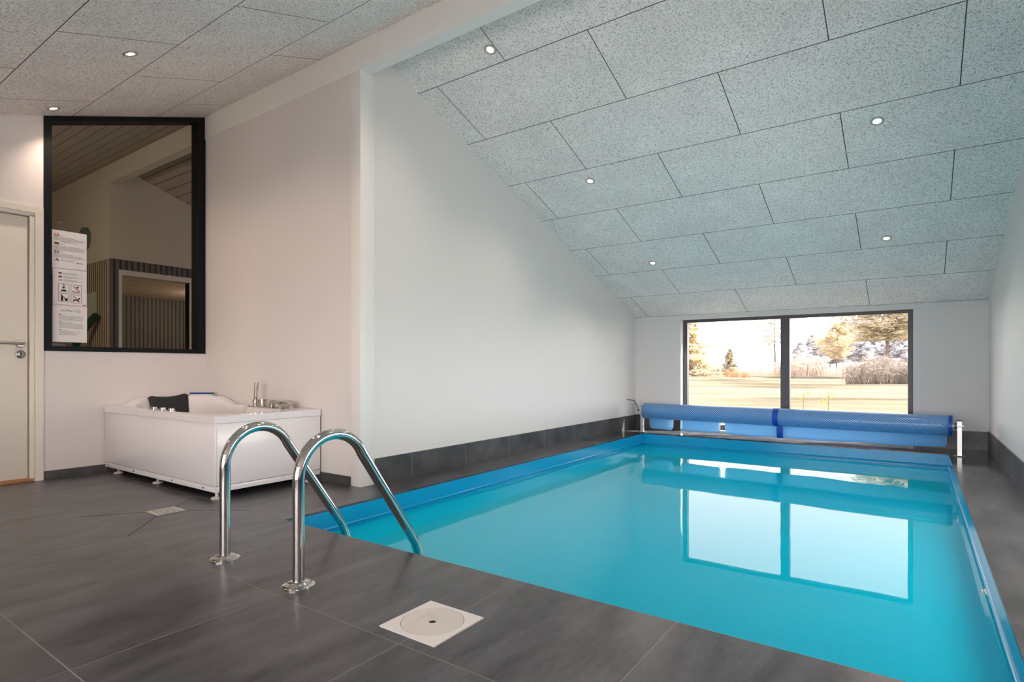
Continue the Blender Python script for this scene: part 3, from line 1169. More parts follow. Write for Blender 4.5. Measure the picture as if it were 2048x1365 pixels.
basin = tub_shell()
MB().box(TX0, TX1 - 0.004, TY0 + 0.004, TY0 + 0.018, 0.080, 0.455, 0.003).build('front_panel', M['acrylic'], tub)
MB().box(TX1 - 0.018, TX1 - 0.004, TY0 + 0.018, TY1, 0.080, 0.455, 0.003).build('side_panel', M['acrylic'], tub)
MB().box(TX0, TX1 - 0.006, TY0 + 0.006, TY0 + 0.018, 0.043, 0.0775, 0.002).build('front_plinth', M['acrylic'], tub)
MB().box(TX1 - 0.018, TX1 - 0.006, TY0 + 0.018, TY1, 0.043, 0.0775, 0.002).build('side_plinth', M['acrylic'], tub)
for x in (TX0 + 0.07, -4.52, -3.95, -3.55):
    MB().lathe((x, TY0 + 0.006, 0.060), [(0.0, -0.003), (0.006, -0.003), (0.007, 0.0)], axis='y', seg=14, caps=False).build('panel_screw', M['chrome'], tub)
MB().lathe((TX1 - 0.006, 1.86, 0.060), [(0.0, 0.003), (0.006, 0.003), (0.007, 0.0)], axis='x', seg=14, caps=False).build('panel_screw', M['chrome'], tub)
for x, y in ((TX1 - 0.05, TY0 + 0.04), (TX0 + 0.12, TY0 + 0.05), (-4.25, TY0 + 0.05), (TX1 - 0.05, TY1 - 0.06), (TX0 + 0.12, TY1 - 0.08)):
    b = MB().lathe((x, y, 0), [(0.0, 0.0), (0.032, 0.0), (0.032, 0.007), (0.02, 0.011), (0.009, 0.013), (0.009, 0.05), (0.0, 0.05)], seg=24, caps=False)
    b.build('levelling_foot', M['white_plastic'], tub)
# controls on the front rim
for x in (-4.350, -4.222, -4.095):
    pass
for x in (-4.352, -4.226, -4.100):
    MB().lathe((x, 1.835, TZ - 0.002), [(0.026, 0.0), (0.026, 0.004), (0.019, 0.007), (0.018, 0.019), (0.014, 0.022), (0.0, 0.022)], seg=24, caps=False).build('control_knob', M['chrome'], tub)
# mixer group on the back rim, right
fy = 2.41
tap = MB().box(-4.115, -3.80, fy - 0.028, fy + 0.028, TZ - 0.003, TZ + 0.008, 0.003).build('tap_plate', M['chrome'], tub)
b = MB().cyl((-4.055, fy, TZ), (-4.055, fy, TZ + 0.052), 0.0215)
b.cyl((-4.055, fy, TZ + 0.052), (-4.046, fy + 0.004, TZ + 0.180), 0.014, 0.0165)
b.build('hand_shower', M['chrome'], tub)
MB().lathe((-3.960, fy, TZ), [(0.033, 0), (0.033, 0.004), (0.030, 0.006), (0.030, 0.045), (0.034, 0.048), (0.034, 0.058), (0.0, 0.060)], seg=28, caps=False).build('mixer_knob', M['chrome'], tub)
MB().lathe((-3.842, fy, TZ), [(0.028, 0), (0.028, 0.005), (0.021, 0.008), (0.021, 0.036), (0.024, 0.04), (0.0, 0.042)], seg=28, caps=False).build('diverter_knob', M['chrome'], tub)
b = MB()
b.lathe((-3.675, fy + 0.01, TZ - 0.002), [(0.050, 0), (0.046, 0.018), (0.052, 0.03), (0.058, 0.040), (0.050, 0.048), (0.0, 0.05)], seg=30, caps=False)
b.prism([(-3.69, 0.548), (-3.70, 0.528), (-3.76, 0.535), (-3.815, 0.548), (-3.812, 0.553), (-3.75, 0.556)], 'y', fy - 0.035, fy + 0.035)
b.build('spout', M['chrome'], tub)
MB().lathe((-3.475, 2.03, TZ - 0.002), [(0.012, 0), (0.012, 0.007), (0.008, 0.010), (0.0, 0.010)], seg=18, caps=False).build('air_button', M['chrome'], tub)


# neck pillow leaning on the raised end of the tub
def pillow():
    bm = bmesh.new()
    nu, nv = 24, 18
    fr, bk = [], []
    for i in range(nu + 1):
        u = i / nu * 2 - 1
        rf, rb = [], []
        for j in range(nv + 1):
            v = j / nv
            top = 0.572 - 0.016 * (1 - u * u) + 0.012 * max(0, u) - 0.018 * max(0, abs(u) - 0.85) / 0.15
            bot = 0.395
            z = bot + (top - bot) * v
            half = 0.148 - 0.016 * (1 - v)
            y = 2.172 + u * half
            base_x = -4.905 + 0.06 * (1 - v)
            edge = (1 - abs(u) ** 6) * (1 - abs(2 * v - 1) ** 6)
            th = 0.030 * edge ** 0.5 * (0.75 + 0.25 * math.cos(u * PI * 0.9))
            rf.append(bm.verts.new((base_x + th + 0.008, y, z)))
            rb.append(bm.verts.new((base_x - 0.008, y, z)))
        fr.append(rf)
        bk.append(rb)
    for i in range(nu):
        for j in range(nv):
            f = bm.faces.new([fr[i][j], fr[i + 1][j], fr[i + 1][j + 1], fr[i][j + 1]])
            f.smooth = True
            bm.faces.new([bk[i][j], bk[i][j + 1], bk[i + 1][j + 1], bk[i + 1][j]])
    for j in range(nv):
        bm.faces.new([fr[0][j], fr[0][j + 1], bk[0][j + 1], bk[0][j]])
        bm.faces.new([fr[nu][j], bk[nu][j], bk[nu][j + 1], fr[nu][j + 1]])
    for i in range(nu):
        bm.faces.new([fr[i][0], bk[i][0], bk[i + 1][0], fr[i + 1][0]])
        bm.faces.new([fr[i][nv], fr[i + 1][nv], bk[i + 1][nv], bk[i][nv]])
    bmesh.ops.recalc_face_normals(bm, faces=bm.faces[:])
    me = bpy.data.meshes.new('neck_pillow')
    bm.to_mesh(me)
    bm.free()
    me.materials.append(M['pillow'])
    o = bpy.data.objects.new('neck_pillow', me)
    COL.objects.link(o)
    return o


tag(pillow(), 'charcoal foam neck pillow leaning on the raised end of the hot tub', 'pillow')

# little blue and white carton in the corner behind the tub
bx = thing('soap_carton', 'small white carton with a blue top band in the corner behind the tub', 'box', (-4.85, 2.40, 0.545))
q = Matrix.Translation((-4.845, 2.405, 0)) @ Matrix.Rotation(math.radians(33), 4, 'Z')
for nm, z0, z1, mt, g in (('carton_body', 0.545, 0.569, 'white_plastic', 0.0), ('blue_band', 0.569, 0.583, 'blue_card', 0.003)):
    b = MB().box(-0.090 - g, 0.090 + g, -0.012 - g, 0.012 + g, z0, z1)
    b.bm.transform(q)
    b.build(nm, M[mt], bx)

# ================================================================== cover reel
A = Vector((-2.727, 6.62, 0))
B = Vector((0.287, 6.45, 0))
AX = (B - A).normalized()
NRM = Vector((-AX.y, AX.x, 0))          # away from the camera
ZA, ZB = 0.265, 0.268


def rp_(t, off=0.0, z=0.0):
    p = A + AX * t + NRM * off
    return Vector((p.x, p.y, z))


def ax_z(t):
    return ZA + (ZB - ZA) * t / 3.045


reel = thing('cover_reel', 'aluminium reel stand with a thin hand crank across the far end of the pool', 'reel', (A.x, A.y, 0))
for t, zt in ((0.0, 0.316), (3.045, 0.313)):
    b = MB()
    w = 0.0165
    pts = [rp_(t - w, -w), rp_(t + w, -w), rp_(t + w, w), rp_(t - w, w)]
    lo = [b.bm.verts.new((p.x, p.y, 0)) for p in pts]
    hi = [b.bm.verts.new((p.x, p.y, zt)) for p in pts]
    b.bm.faces.new(lo)
    b.bm.faces.new(hi)
    for i in range(4):
        b.bm.faces.new([lo[i], lo[(i + 1) % 4], hi[(i + 1) % 4], hi[i]])
    post = b.build('post', M['alu'], reel)
    b = MB()
    pts = [rp_(t - w - 0.001, -w - 0.001), rp_(t + w + 0.001, -w - 0.001), rp_(t + w + 0.001, w + 0.001), rp_(t - w - 0.001, w + 0.001)]
    lo = [b.bm.verts.new((p.x, p.y, zt)) for p in pts]
    hi = [b.bm.verts.new((p.x, p.y, zt + 0.006)) for p in pts]
    b.bm.faces.new(lo)
    b.bm.faces.new(hi)
    for i in range(4):
        b.bm.faces.new([lo[i], lo[(i + 1) % 4], hi[(i + 1) % 4], hi[i]])
    b.build('end_cap', M['ink'], post)
    p = rp_(t)
    MB().box(p.x - 0.042, p.x + 0.042, p.y - 0.03, p.y + 0.03, 0, 0.007, 0.002).build('foot_plate', M['grey_metal'], reel)
MB().cyl(rp_(-0.03, 0, ax_z(-0.03)), rp_(3.075, 0, ax_z(3.075)), 0.018, seg=20).build('axle', M['alu'], reel)
b = MB().tube([rp_(-0.045, -0.0, 0.262), rp_(-0.052, -0.004, 0.285), rp_(-0.092, -0.01, 0.372), rp_(-0.105, -0.01, 0.384), rp_(-0.125, -0.01, 0.387), rp_(-0.205, -0.01, 0.392)], 0.0055, seg=12)
b.cyl(rp_(-0.065, 0, 0.266), rp_(-0.015, 0, 0.266), 0.010)
b.build('crank', M['grey_metal'], reel)
b = MB().cyl(rp_(3.008, 0, 0.268), rp_(3.025, 0, 0.268), 0.03)
b.build('brake_hub', M['grey_metal'], reel)

cover = thing('bubble_cover', 'translucent blue bubble cover rolled up on the reel with a hanging loose lap', 'pool cover', rp_(1.5, 0, 0.29))
RC = 0.093


def roll(t0, t1, r, name, mat, zig=0.0, nt=None):
    bm = bmesh.new()
    uvl = bm.loops.layers.uv.new('UVMap')
    n = nt or max(2, int((t1 - t0) / 0.08))
    seg = 48
    rings = []
    for i in range(n + 1):
        t = t0 + (t1 - t0) * i / n
        ring = []
        for k in range(seg):
            a = 2 * PI * k / seg
            dt = 0.0
            if zig:
                z_ = zig if k % 2 else -zig
                dt = z_ if i == n else (-z_ if i == 0 else 0)
            rr = r * (1 + 0.012 * math.sin(3 * t + 2 * a))
            ring.append((bm.verts.new(rp_(t + dt, math.cos(a) * rr, ax_z(t) + math.sin(a) * rr)), t, a * r))
        rings.append(ring)
    for a_, b_ in zip(rings, rings[1:]):
        for k in range(seg):
            j = (k + 1) % seg
            f = bm.faces.new([a_[k][0], a_[j][0], b_[j][0], b_[k][0]])
            f.smooth = True
            us = [(a_[k][1], k), (a_[j][1], k + 1), (b_[j][1], k + 1), (b_[k][1], k)]
            for lp, (u, kk) in zip(f.loops, us):
                lp[uvl].uv = (u, kk * 2 * PI * r / seg)
    if not zig:
        # ends: a shallow spiral face
        for ring, s_ in ((rings[0], -1), (rings[-1], 1)):
            f = bm.faces.new([v[0] for v in ring])
    bmesh.ops.recalc_face_normals(bm, faces=bm.faces[:])
    me = bpy.data.meshes.new(name)
    bm.to_mesh(me)
    bm.free()
    me.materials.append(mat)
    o = bpy.data.objects.new(name, me)
    COL.objects.link(o)
    o.parent = cover
    o.matrix_parent_inverse = Matrix.Translation(-cover.location)
    return o


roll(0.03, 2.992, RC, 'roll', M['bubble'])
roll(1.504, 1.560, RC + 0.003, 'seam_tape', M['tape'], zig=0.004, nt=3)
roll(2.968, 2.994, RC + 0.002, 'edge_tape', M['tape'], zig=0.0001, nt=2)


def lap(t0, t1, zl0, zl1, name, mat, grow=0.0, round_=0.016):
    """a loose fold of the sheet hanging under the roll"""
    bm = bmesh.new()
    uvl = bm.loops.layers.uv.new('UVMap')
    n = max(3, int((t1 - t0) / 0.008))
    K = 18
    rings = []
    for i in range(n + 1):
        t = t0 + (t1 - t0) * i / n
        f_ = i / n
        zl = zl0 + (zl1 - zl0) * f_ + 0.004 * math.sin(9 * t)
        dist = min(t - t0, t1 - t)
        if round_ and dist < round_:
            zl += (1 - math.sqrt(max(0, 1 - ((round_ - dist) / round_) ** 2))) * round_ * 1.2
        zc_ = ax_z(t)
        ring = []
        acc = 0
        prev = None
        for k in range(K + 1):
            a = PI + PI * k / K              # lower half loop
            off = math.cos(a) * (0.030 + grow)
            zz = zc_ - 0.045 - (zc_ - 0.045 - zl + grow) * (abs(math.sin(a)) ** 0.42)
            if k in (0, K):
                zz = zc_ - 0.05
            p = rp_(t, off, zz)
            if prev is not None:
                acc += (p - prev).length
            prev = p
            ring.append((bm.verts.new(p), t, acc))
        rings.append(ring)
    for a_, b_ in zip(rings, rings[1:]):
        for k in range(K):
            f = bm.faces.new([a_[k][0], b_[k][0], b_[k + 1][0], a_[k + 1][0]])
            f.smooth = True
            for lp, q_ in zip(f.loops, (a_[k], b_[k], b_[k + 1], a_[k + 1])):
                lp[uvl].uv = (q_[1], q_[2])
    me = bpy.data.meshes.new(name)
    bm.to_mesh(me)
    bm.free()
    me.materials.append(mat)
    o = bpy.data.objects.new(name, me)
    COL.objects.link(o)
    o.parent = cover
    o.matrix_parent_inverse = Matrix.Translation(-cover.location)
    return o


lap(0.105, 0.385, 0.050, 0.047, 'hanging_lap', M['bubble_lap'], round_=0.022)
lap(0.492, 0.934, 0.058, 0.054, 'hanging_lap', M['bubble_lap'])
lap(1.000, 1.556, 0.054, 0.050, 'hanging_lap', M['bubble_lap'])
lap(1.572, 2.955, 0.052, 0.070, 'hanging_lap', M['bubble_lap'])
lap(1.534, 1.594, 0.048, 0.048, 'seam_tape', M['tape'], grow=0.003, round_=0)

# ================================================================== downlights
def downlight(x, y, label, group, energy=5.0):
    z = ceil_z(y)
    s = -SLOPE if y > RIDGE_Y else SLOPE
    o = bpy.data.objects.new('downlight', None)
    o.empty_display_size = 0.05
    o.location = (x, y, z)
    o.rotation_euler = (math.atan(s), 0, 0)
    COL.objects.link(o)
    tag(o, label, 'ceiling light', group)
    return o


def dl_parts(o):
    a = MB().lathe((0, 0, 0), [(0.041, 0.0), (0.041, -0.003), (0.036, -0.005), (0.024, -0.004), (0.021, 0.001)], seg=28, caps=False).build('trim_ring', principled('ring_steel', (0.55, 0.5, 0.46), 0.35, metal=0.5))
    c = MB().lathe((0, 0, 0), [(0.0, -0.0025), (0.0205, -0.0025), (0.021, 0.0)], seg=24, caps=False).build('lamp_lens', M['lamp'])
    ld = bpy.data.lights.new('bulb', 'SPOT')
    ld.energy = 8.0
    ld.color = (1.0, 0.76, 0.60)
    ld.spot_size = math.radians(125)
    ld.spot_blend = 0.8
    ld.shadow_soft_size = 0.025
    l = bpy.data.objects.new('bulb', ld)
    l.location = (0, 0, -0.012)
    COL.objects.link(l)
    for x in (a, c, l):
        x.parent = o


lights = [
    (-3.63, 1.405, 'recessed downlight on the near ceiling slope, glowing above the middle of the tub wall', 'downlights on the near slope'),
    (-4.815, 1.395, 'recessed downlight next to the top left corner of the black framed window', 'downlights on the near slope'),
    (-2.248, 2.945, 'recessed downlight on the far ceiling slope close under the white ridge beam', 'downlights above the pool'),
    (-2.250, 4.335, 'recessed downlight over the pool, left row, second below the ridge beam', 'downlights above the pool'),
    (-2.250, 5.740, 'recessed downlight over the pool, left row, lowest and nearest the garden window', 'downlights above the pool'),
    (-0.205, 4.335, 'recessed downlight over the pool, right row, large and bright in the upper right', 'downlights above the pool'),
    (-0.205, 5.750, 'recessed downlight over the pool, right row, lower one nearer the garden window', 'downlights above the pool'),
    (-2.43, 1.40, 'recessed downlight on the near slope above the pool ladder, outside the photo', 'downlights on the near slope'),
    (-1.24, 1.40, 'recessed downlight on the near slope above the skimmer lid, outside the photo', 'downlights on the near slope'),
    (-3.63, -0.10, 'recessed downlight on the near slope behind the photographer on the door side', 'downlights on the near slope'),
    (-4.815, -0.10, 'recessed downlight on the near slope above the door hinge side, outside the photo', 'downlights on the near slope'),
    (-0.205, 2.945, 'recessed downlight at the right end of the ridge beam, outside the photo', 'downlights above the pool'),
]
first = None
for x, y, lab, grp in lights:
    o = downlight(x, y, lab, grp)
    if first is None:
        first = o
        dl_parts(o)
    else:
        for ch in first.children:
            c = ch.copy()
            COL.objects.link(c)
            c.parent = o
            if c.type == 'LIGHT' and y > RIDGE_Y:
                if 'pool_bulb' not in bpy.data.lights:
                    pl = c.data.copy()
                    pl.name = 'pool_bulb'
                    pl.energy = 8.0
                    pl.color = (1.0, 0.80, 0.66)
                    pl.spot_size = math.radians(130)
                c.data = bpy.data.lights['pool_bulb']

# ================================================================== notices on the interior window
xs = xg + 0.0015


def sheet(y0, y1, z0, z1, label):
    o = thing('notice_sheet', label, 'notice', (xs, (y0 + y1) / 2, z0), 'notices taped to the interior window')
    MB().box(xs, xs + 0.0008, y0, y1, z0, z1).build('paper', M['paper'], o)
    return o


SX = xs + 0.0009


def strips(o, rects, mat, name):
    b = MB()
    for (y0, y1, z0, z1) in rects:
        b.box(SX, SX + 0.0004, y0, y1, z0, z1)
    return b.build(name, mat, o)


def lines(o, y0, widths, z, dz=0.0072, h=0.0022, name='text_lines'):
    strips(o, [(y0, y0 + w, z - i * dz - h, z - i * dz) for i, w in enumerate(widths)], M['ink_grey'], name)


# top sheet
s1 = sheet(1.456, 1.666, 1.510, 1.782, 'top sheet of safety rules, three flags beside small text, taped to black window')
fl = strips(s1, [(1.470, 1.498, 1.739, 1.757)], M['ink_red'], 'danish_flag')
strips(s1, [(1.470, 1.498, 1.7465, 1.7495), (1.479, 1.482, 1.739, 1.757)], M['paper'], 'flag_cross').location.x += 0.0003
lines(s1, 1.503, [0.02], 1.749)
lines(s1, 1.470, [0.12, 0.18, 0.182, 0.17], 1.734)
lines(s1, 1.506, [0.06, 0.10], 1.706, dz=0.006)
strips(s1, [(1.470, 1.498, 1.688, 1.694)], M['ink'], 'flag_black_band')
strips(s1, [(1.470, 1.498, 1.682, 1.688)], M['ink_red'], 'flag_red_band')
strips(s1, [(1.470, 1.498, 1.677, 1.682)], M['ink_gold'], 'flag_gold_band')
lines(s1, 1.503, [0.03], 1.684)
lines(s1, 1.470, [0.15, 0.182, 0.183, 0.18, 0.178], 1.670)
strips(s1, [(1.470, 1.498, 1.618, 1.634)], M['ink_blue'], 'british_flag')
strips(s1, [(1.470, 1.498, 1.6245, 1.6275), (1.4825, 1.4855, 1.618, 1.634)], M['paper'], 'flag_cross').location.x += 0.0003
lines(s1, 1.503, [0.02], 1.628)
lines(s1, 1.470, [0.11, 0.17, 0.18, 0.182], 1.612)
strips(s1, [(1.474, 1.496, 1.563, 1.569), (1.482, 1.490, 1.567, 1.581), (1.490, 1.498, 1.560, 1.566)], M['ink_red'], 'warning_figure')
lines(s1, 1.508, [0.08, 0.085], 1.574, dz=0.008)
strips(s1, [(1.604, 1.613, 1.555, 1.561), (1.615, 1.642, 1.556, 1.560)], M['ink'], 'publisher_mark')

# middle sheet with four prohibition pictograms
s2 = sheet(1.460, 1.666, 1.240, 1.507, 'middle sheet with four framed prohibition pictograms taped to black window')
for k, (z, cols) in enumerate(((1.480, ('ink', 'ink_red', 'ink_gold')), (1.455, ('ink_blue', 'ink_red', 'ink_blue')), (1.430, ('ink_red', 'paper', 'ink_red')))):
    for i, c in enumerate(cols):
        strips(s2, [(1.494, 1.514, z - (i + 1) * 0.0045, z - i * 0.0045)], M[c], 'flag_band')
    if k == 2:
        strips(s2, [(1.500, 1.503, z - 0.0135, z)], M['paper'], 'flag_cross').location.x += 0.0003
    lines(s2, 1.520, [0.09, 0.12, 0.08], z, dz=0.0062, h=0.002)


def picto(y, z, w=0.066, h=0.062):
    r = 0.0022
    strips(s2, [(y, y + w, z, z + r), (y, y + w, z + h - r, z + h), (y, y + r, z, z + h), (y + w - r, y + w, z, z + h)], M['ink'], 'pictogram_frame')
    return y, z, w, h


def poly(o, pts, mat, name):
    MB().prism(pts, 'x', SX, SX + 0.0006).build(name, mat, o)


def disc(cy, cz, r, n=14):
    return [(cy + r * math.cos(2 * PI * k / n), cz + r * math.sin(2 * PI * k / n)) for k in range(n)]


y, z, w, h = picto(1.492, 1.338)   # person with flag bar
poly(s2, disc(y + 0.033, z + 0.034, 0.008), M['ink'], 'figure_head')
poly(s2, [(y + 0.018, z + 0.006), (y + 0.048, z + 0.006), (y + 0.048, z + 0.019), (y + 0.018, z + 0.019)], M['ink'], 'figure_body')
poly(s2, [(y + 0.025, z + 0.048), (y + 0.041, z + 0.048), (y + 0.036, z + 0.056), (y + 0.030, z + 0.056)], M['ink'], 'figure_cap')
y, z, w, h = picto(1.568, 1.335)   # diver over waves
poly(s2, [(y + 0.012, z + 0.052), (y + 0.016, z + 0.055), (y + 0.058, z + 0.012), (y + 0.053, z + 0.009)], M['ink_red'], 'red_bar')
poly(s2, [(y + 0.030, z + 0.046), (y + 0.050, z + 0.054), (y + 0.044, z + 0.034), (y + 0.038, z + 0.040)], M['ink'], 'diver')
poly(s2, [(y + 0.008, z + 0.010), (y + 0.034, z + 0.008), (y + 0.058, z + 0.011), (y + 0.058, z + 0.016), (y + 0.034, z + 0.013), (y + 0.008, z + 0.016)], M['ink'], 'waves')
y, z, w, h = picto(1.492, 1.268)   # bottle and glass
poly(s2, [(y + 0.016, z + 0.006), (y + 0.030, z + 0.006), (y + 0.030, z + 0.030), (y + 0.024, z + 0.052), (y + 0.020, z + 0.052), (y + 0.016, z + 0.030)], M['ink'], 'bottle')
poly(s2, [(y + 0.040, z + 0.008), (y + 0.056, z + 0.008), (y + 0.058, z + 0.026), (y + 0.038, z + 0.026)], M['ink'], 'glass')
poly(s2, [(y + 0.010, z + 0.052), (y + 0.014, z + 0.055), (y + 0.058, z + 0.014), (y + 0.054, z + 0.010)], M['ink_red'], 'red_bar')
y, z, w, h = picto(1.568, 1.264)   # dog
poly(s2, [(y + 0.016, z + 0.026), (y + 0.042, z + 0.028), (y + 0.050, z + 0.042), (y + 0.058, z + 0.036), (y + 0.046, z + 0.020), (y + 0.048, z + 0.010), (y + 0.042, z + 0.010), (y + 0.038, z + 0.019),
          (y + 0.024, z + 0.018), (y + 0.016, z + 0.008), (y + 0.011, z + 0.010), (y + 0.016, z + 0.020), (y + 0.008, z + 0.032)], M['ink'], 'dog')
poly(s2, [(y + 0.012, z + 0.050), (y + 0.016, z + 0.053), (y + 0.058, z + 0.012), (y + 0.053, z + 0.009)], M['ink_red'], 'red_bar')
strips(s2, [(1.460, 1.666, 1.246, 1.248)], M['ink_red'], 'red_rule')
strips(s2, [(1.642, 1.660, 1.250, 1.257)], M['ink_red'], 'red_logo')

# bottom sheet
s3 = sheet(1.459, 1.668, 0.976, 1.2385, 'bottom sheet headed SunWac 3, three paragraphs, taped to black window')
FM = Matrix(((0, 0, 1, 0), (1, 0, 0, 0), (0, 1, 0, 0), (0, 0, 0, 1)))
text_mesh('SunWac 3', 0.022, M['ink'], 'heading', s3, Matrix.Translation((SX, 1.552, 1.205)) @ FM, extrude=0.0003)
b = MB()
for (ya, za, yb, zb_) in ((1.606, 1.203, 1.617, 1.214), (1.617, 1.214, 1.628, 1.203), (1.628, 1.203, 1.617, 1.192), (1.617, 1.192, 1.606, 1.203)):
    dy, dz = yb - ya, zb_ - za
    l = math.hypot(dy, dz)
    ny, nz = -dz / l * 0.0008, dy / l * 0.0008
    b.prism([(ya - ny, za - nz), (yb - ny, zb_ - nz), (yb + ny, zb_ + nz), (ya + ny, za + nz)], 'x', SX, SX + 0.0004)
b.box(SX, SX + 0.0004, 1.616, 1.618, 1.198, 1.208)
b.build('diamond_mark', M['ink'], s3)
for z0, ws in ((1.180, (0.012, 0.04, 0.145, 0.147, 0.146, 0.148, 0.145)), (1.124, (0.012, 0.085, 0.145, 0.146, 0.147, 0.146, 0.148)), (1.068, (0.012, 0.045, 0.13, 0.09, 0.13, 0.11))):
    strips(s3, [(1.496, 1.507, z0 - 0.004, z0)], M['ink'], 'paragraph_mark')
    lines(s3, 1.496, ws[1:], z0 - 0.006, dz=0.0076)

# ================================================================== room beyond the interior window
RXE, XB, XHALL = XW - 0.15, -7.03, -9.6
b = MB()
b.box(-10.6, RXE, -1.9, 5.2, -0.2, -0.005)
struct(b.build('floor_lounge', M['room_floor']))
b = MB()
for ya, yb in ((-1.9, RIDGE_Y), (RIDGE_Y, 5.2)):
    b.prism([(ya, ceil_z(ya)), (yb, ceil_z(yb)), (yb, ceil_z(yb) + 0.1), (ya, ceil_z(ya) + 0.1)], 'x', -10.6, RXE)
struct(b.build('ceiling_lounge', M['planks']))
struct(MB().prism([(2.514, 2.758), (2.598, 2.758), (2.598, ceil_z(2.598)), (2.58, 2.972), (2.514, ceil_z(2.514))], 'x', -10.6, RXE).build('trim_3', M['room_wall']))
# wall parallel to the tub wall
b = MB().box(-10.5, XB - 0.1, 2.524, 2.60, -0.1, 2.758)
struct(b.build('wall_lounge_end', M['room_wall']))
struct(MB().box(-10.5, XB, 2.508, 2.524, -0.1, 1.945).build('trim_4', M['slats_x']))
struct(MB().box(-10.5, XB + 0.012, 2.503, 2.524, 1.945, 1.960).build('trim_5', M['room_wall']))
# wall facing the window with a doorway
OY0, OY1, OZ = 2.635, 3.345, 1.800
b = MB()
b.prism([(2.60, -0.1), (OY0, -0.1), (OY0, OZ), (OY1, OZ), (OY1, -0.1), (5.2, -0.1), (5.2, ceil_z(5.2)), (2.60, ceil_z(2.60))], 'x', XB - 0.1, XB)
b.box(XB - 0.1, XB, 2.524, 2.60, -0.1, 2.758)
struct(b.build('wall_lounge_side', M['room_wall']))
b = MB()
b.box(XB, XB + 0.014, 2.524, OY0 - 0.03, -0.1, 1.955)
b.box(XB, XB + 0.014, OY1 + 0.08, 5.1, -0.1, 1.955)
b.box(XB, XB + 0.014, OY0 - 0.03, OY1 + 0.08, OZ + 0.045, 1.955)
struct(b.build('trim_6', M['slats_y']))
b = MB()
b.box(XB - 0.1, XB + 0.022, OY0 - 0.03, OY0, -0.1, OZ + 0.045)
b.box(XB - 0.1, XB + 0.022, OY1, OY1 + 0.08, -0.1, OZ + 0.045)
b.box(XB - 0.1, XB + 0.022, OY0, OY1, OZ - 0.012, OZ + 0.045)
d2 = struct(b.build('door_2', M['white_trim']))
# corridor beyond the doorway
b = MB()
b.box(XHALL - 0.1, XHALL, 2.61, 5.2, -0.1, 2.0)
struct(b.build('wall_corridor', M['slats_y']))
struct(MB().box(XHALL, XB - 0.1, 2.601, 5.2, 1.86, 1.9).build('ceiling_corridor', M['planks_pale']))
struct(MB().box(-10.6, XB - 0.1, 5.1, 5.2, -0.1, 2.1).build('wall_corridor_end', M['room_wall']))
struct(MB().prism([(5.2, -0.1), (5.2, ceil_z(5.2)), (5.1, ceil_z(5.1)), (5.1, -0.1)], 'x', XB, RXE).build('wall_lounge_back', M['room_wall']))
b = MB().prism(gable(-1.9, 2.508), 'x', -10.6, -10.5)
struct(b.build('wall_lounge_far', M['room_wall']))
struct(MB().box(-10.6, RXE, -1.9, -1.8, -0.1, ceil_z(-1.8)).build('wall_lounge_rear', M['room_wall']))
# lounge lamps
for nm, (x, y, z), e, lab in (('pendant_lamp', (-6.4, 0.35, 2.0), 10.0, 'small round pendant lamp in the room behind the black window, hidden from view'),
                              ('corridor_lamp', (-8.4, 4.4, 1.80), 4.0, 'small round ceiling lamp in the corridor beyond the doorway, hidden from view')):
    o = thing(nm, lab, 'lamp', (x, y, z))
    MB().lathe((x, y, z), [(0.0, -0.04), (0.03, -0.035), (0.05, -0.01), (0.05, 0.01), (0.03, 0.035), (0.0, 0.04)], seg=20, caps=False).build('globe', M['lamp'], o)
    if nm == 'pendant_lamp':
        MB().cyl((x, y, z + 0.04), (x, y, ceil_z(y)), 0.004, seg=8).build('cord', M['ink'], o)
    else:
        MB().cyl((x, y, z + 0.038), (x, y, 1.86), 0.03, seg=16).build('base', M['white_plastic'], o)
    ld = bpy.data.lights.new('bulb', 'POINT')
    ld.energy = e
    ld.color = (1.0, 0.84, 0.62)
    ld.shadow_soft_size = 0.06
    l = bpy.data.objects.new('bulb', ld)
    l.location = (0, 0, -0.10)
    COL.objects.link(l)
    l.parent = o

cl = thing('wall_clock', 'round grey wall disc high up behind the black window, half hidden by the top sheet', 'clock', (-7.66, 2.50, 2.24))
MB().lathe((-7.66, 2.523, 2.24), [(0.0, -0.03), (0.105, -0.03), (0.118, -0.04), (0.13, -0.035), (0.13, 0.0)], axis='y', seg=36, caps=False).build('clock_case', principled('clock_grey', (0.22, 0.235, 0.24), 0.5), cl)
MB().box(-7.56, -7.54, 2.486, 2.492, 2.21, 2.225).build('clock_mark', M['paper'], cl)
ps = MB().box(-7.66, -7.335, 2.503, 2.507, 1.335, 1.615).build('wall_chart', M['pale_sheet'])
tag(ps, 'pale green sheet hung on the slatted wall behind the black window', 'sheet')
gp = MB().tube([(-7.60, 2.36, 0.90), (-7.50, 2.38, 1.06), (-7.38, 2.41, 1.20), (-7.27, 2.44, 1.30), (-7.20, 2.46, 1.345)], 0.038, seg=16)
gp.cyl((-7.62, 2.35, 0.0), (-7.60, 2.36, 0.90), 0.038)
tag(gp.build('green_post', M['green_pole']), 'dark green leaning post in front of the slatted wall behind the black window', 'post')
lc = thing('sideboard', 'grey sideboard with drawers in the room behind the window, below the notices', 'cabinet', (-6.1, 1.35, 0))
MB().box(-6.40, -5.85, 0.9, 1.78, 0, 0.99).build('carcass', M['grey_steel'], lc)
for k in range(3):
    dw = MB().box(-5.85, -5.835, 0.92, 1.76, 0.04 + k * 0.31, 0.33 + k * 0.31).build('drawer', M['grey_steel'], lc)
    MB().box(-5.835, -5.82, 1.20, 1.48, 0.28 + k * 0.31, 0.295 + k * 0.31).build('drawer_pull', M['alu'], dw)

# ================================================================== garden
b = MB()
bm = b.bm
G0 = -0.15


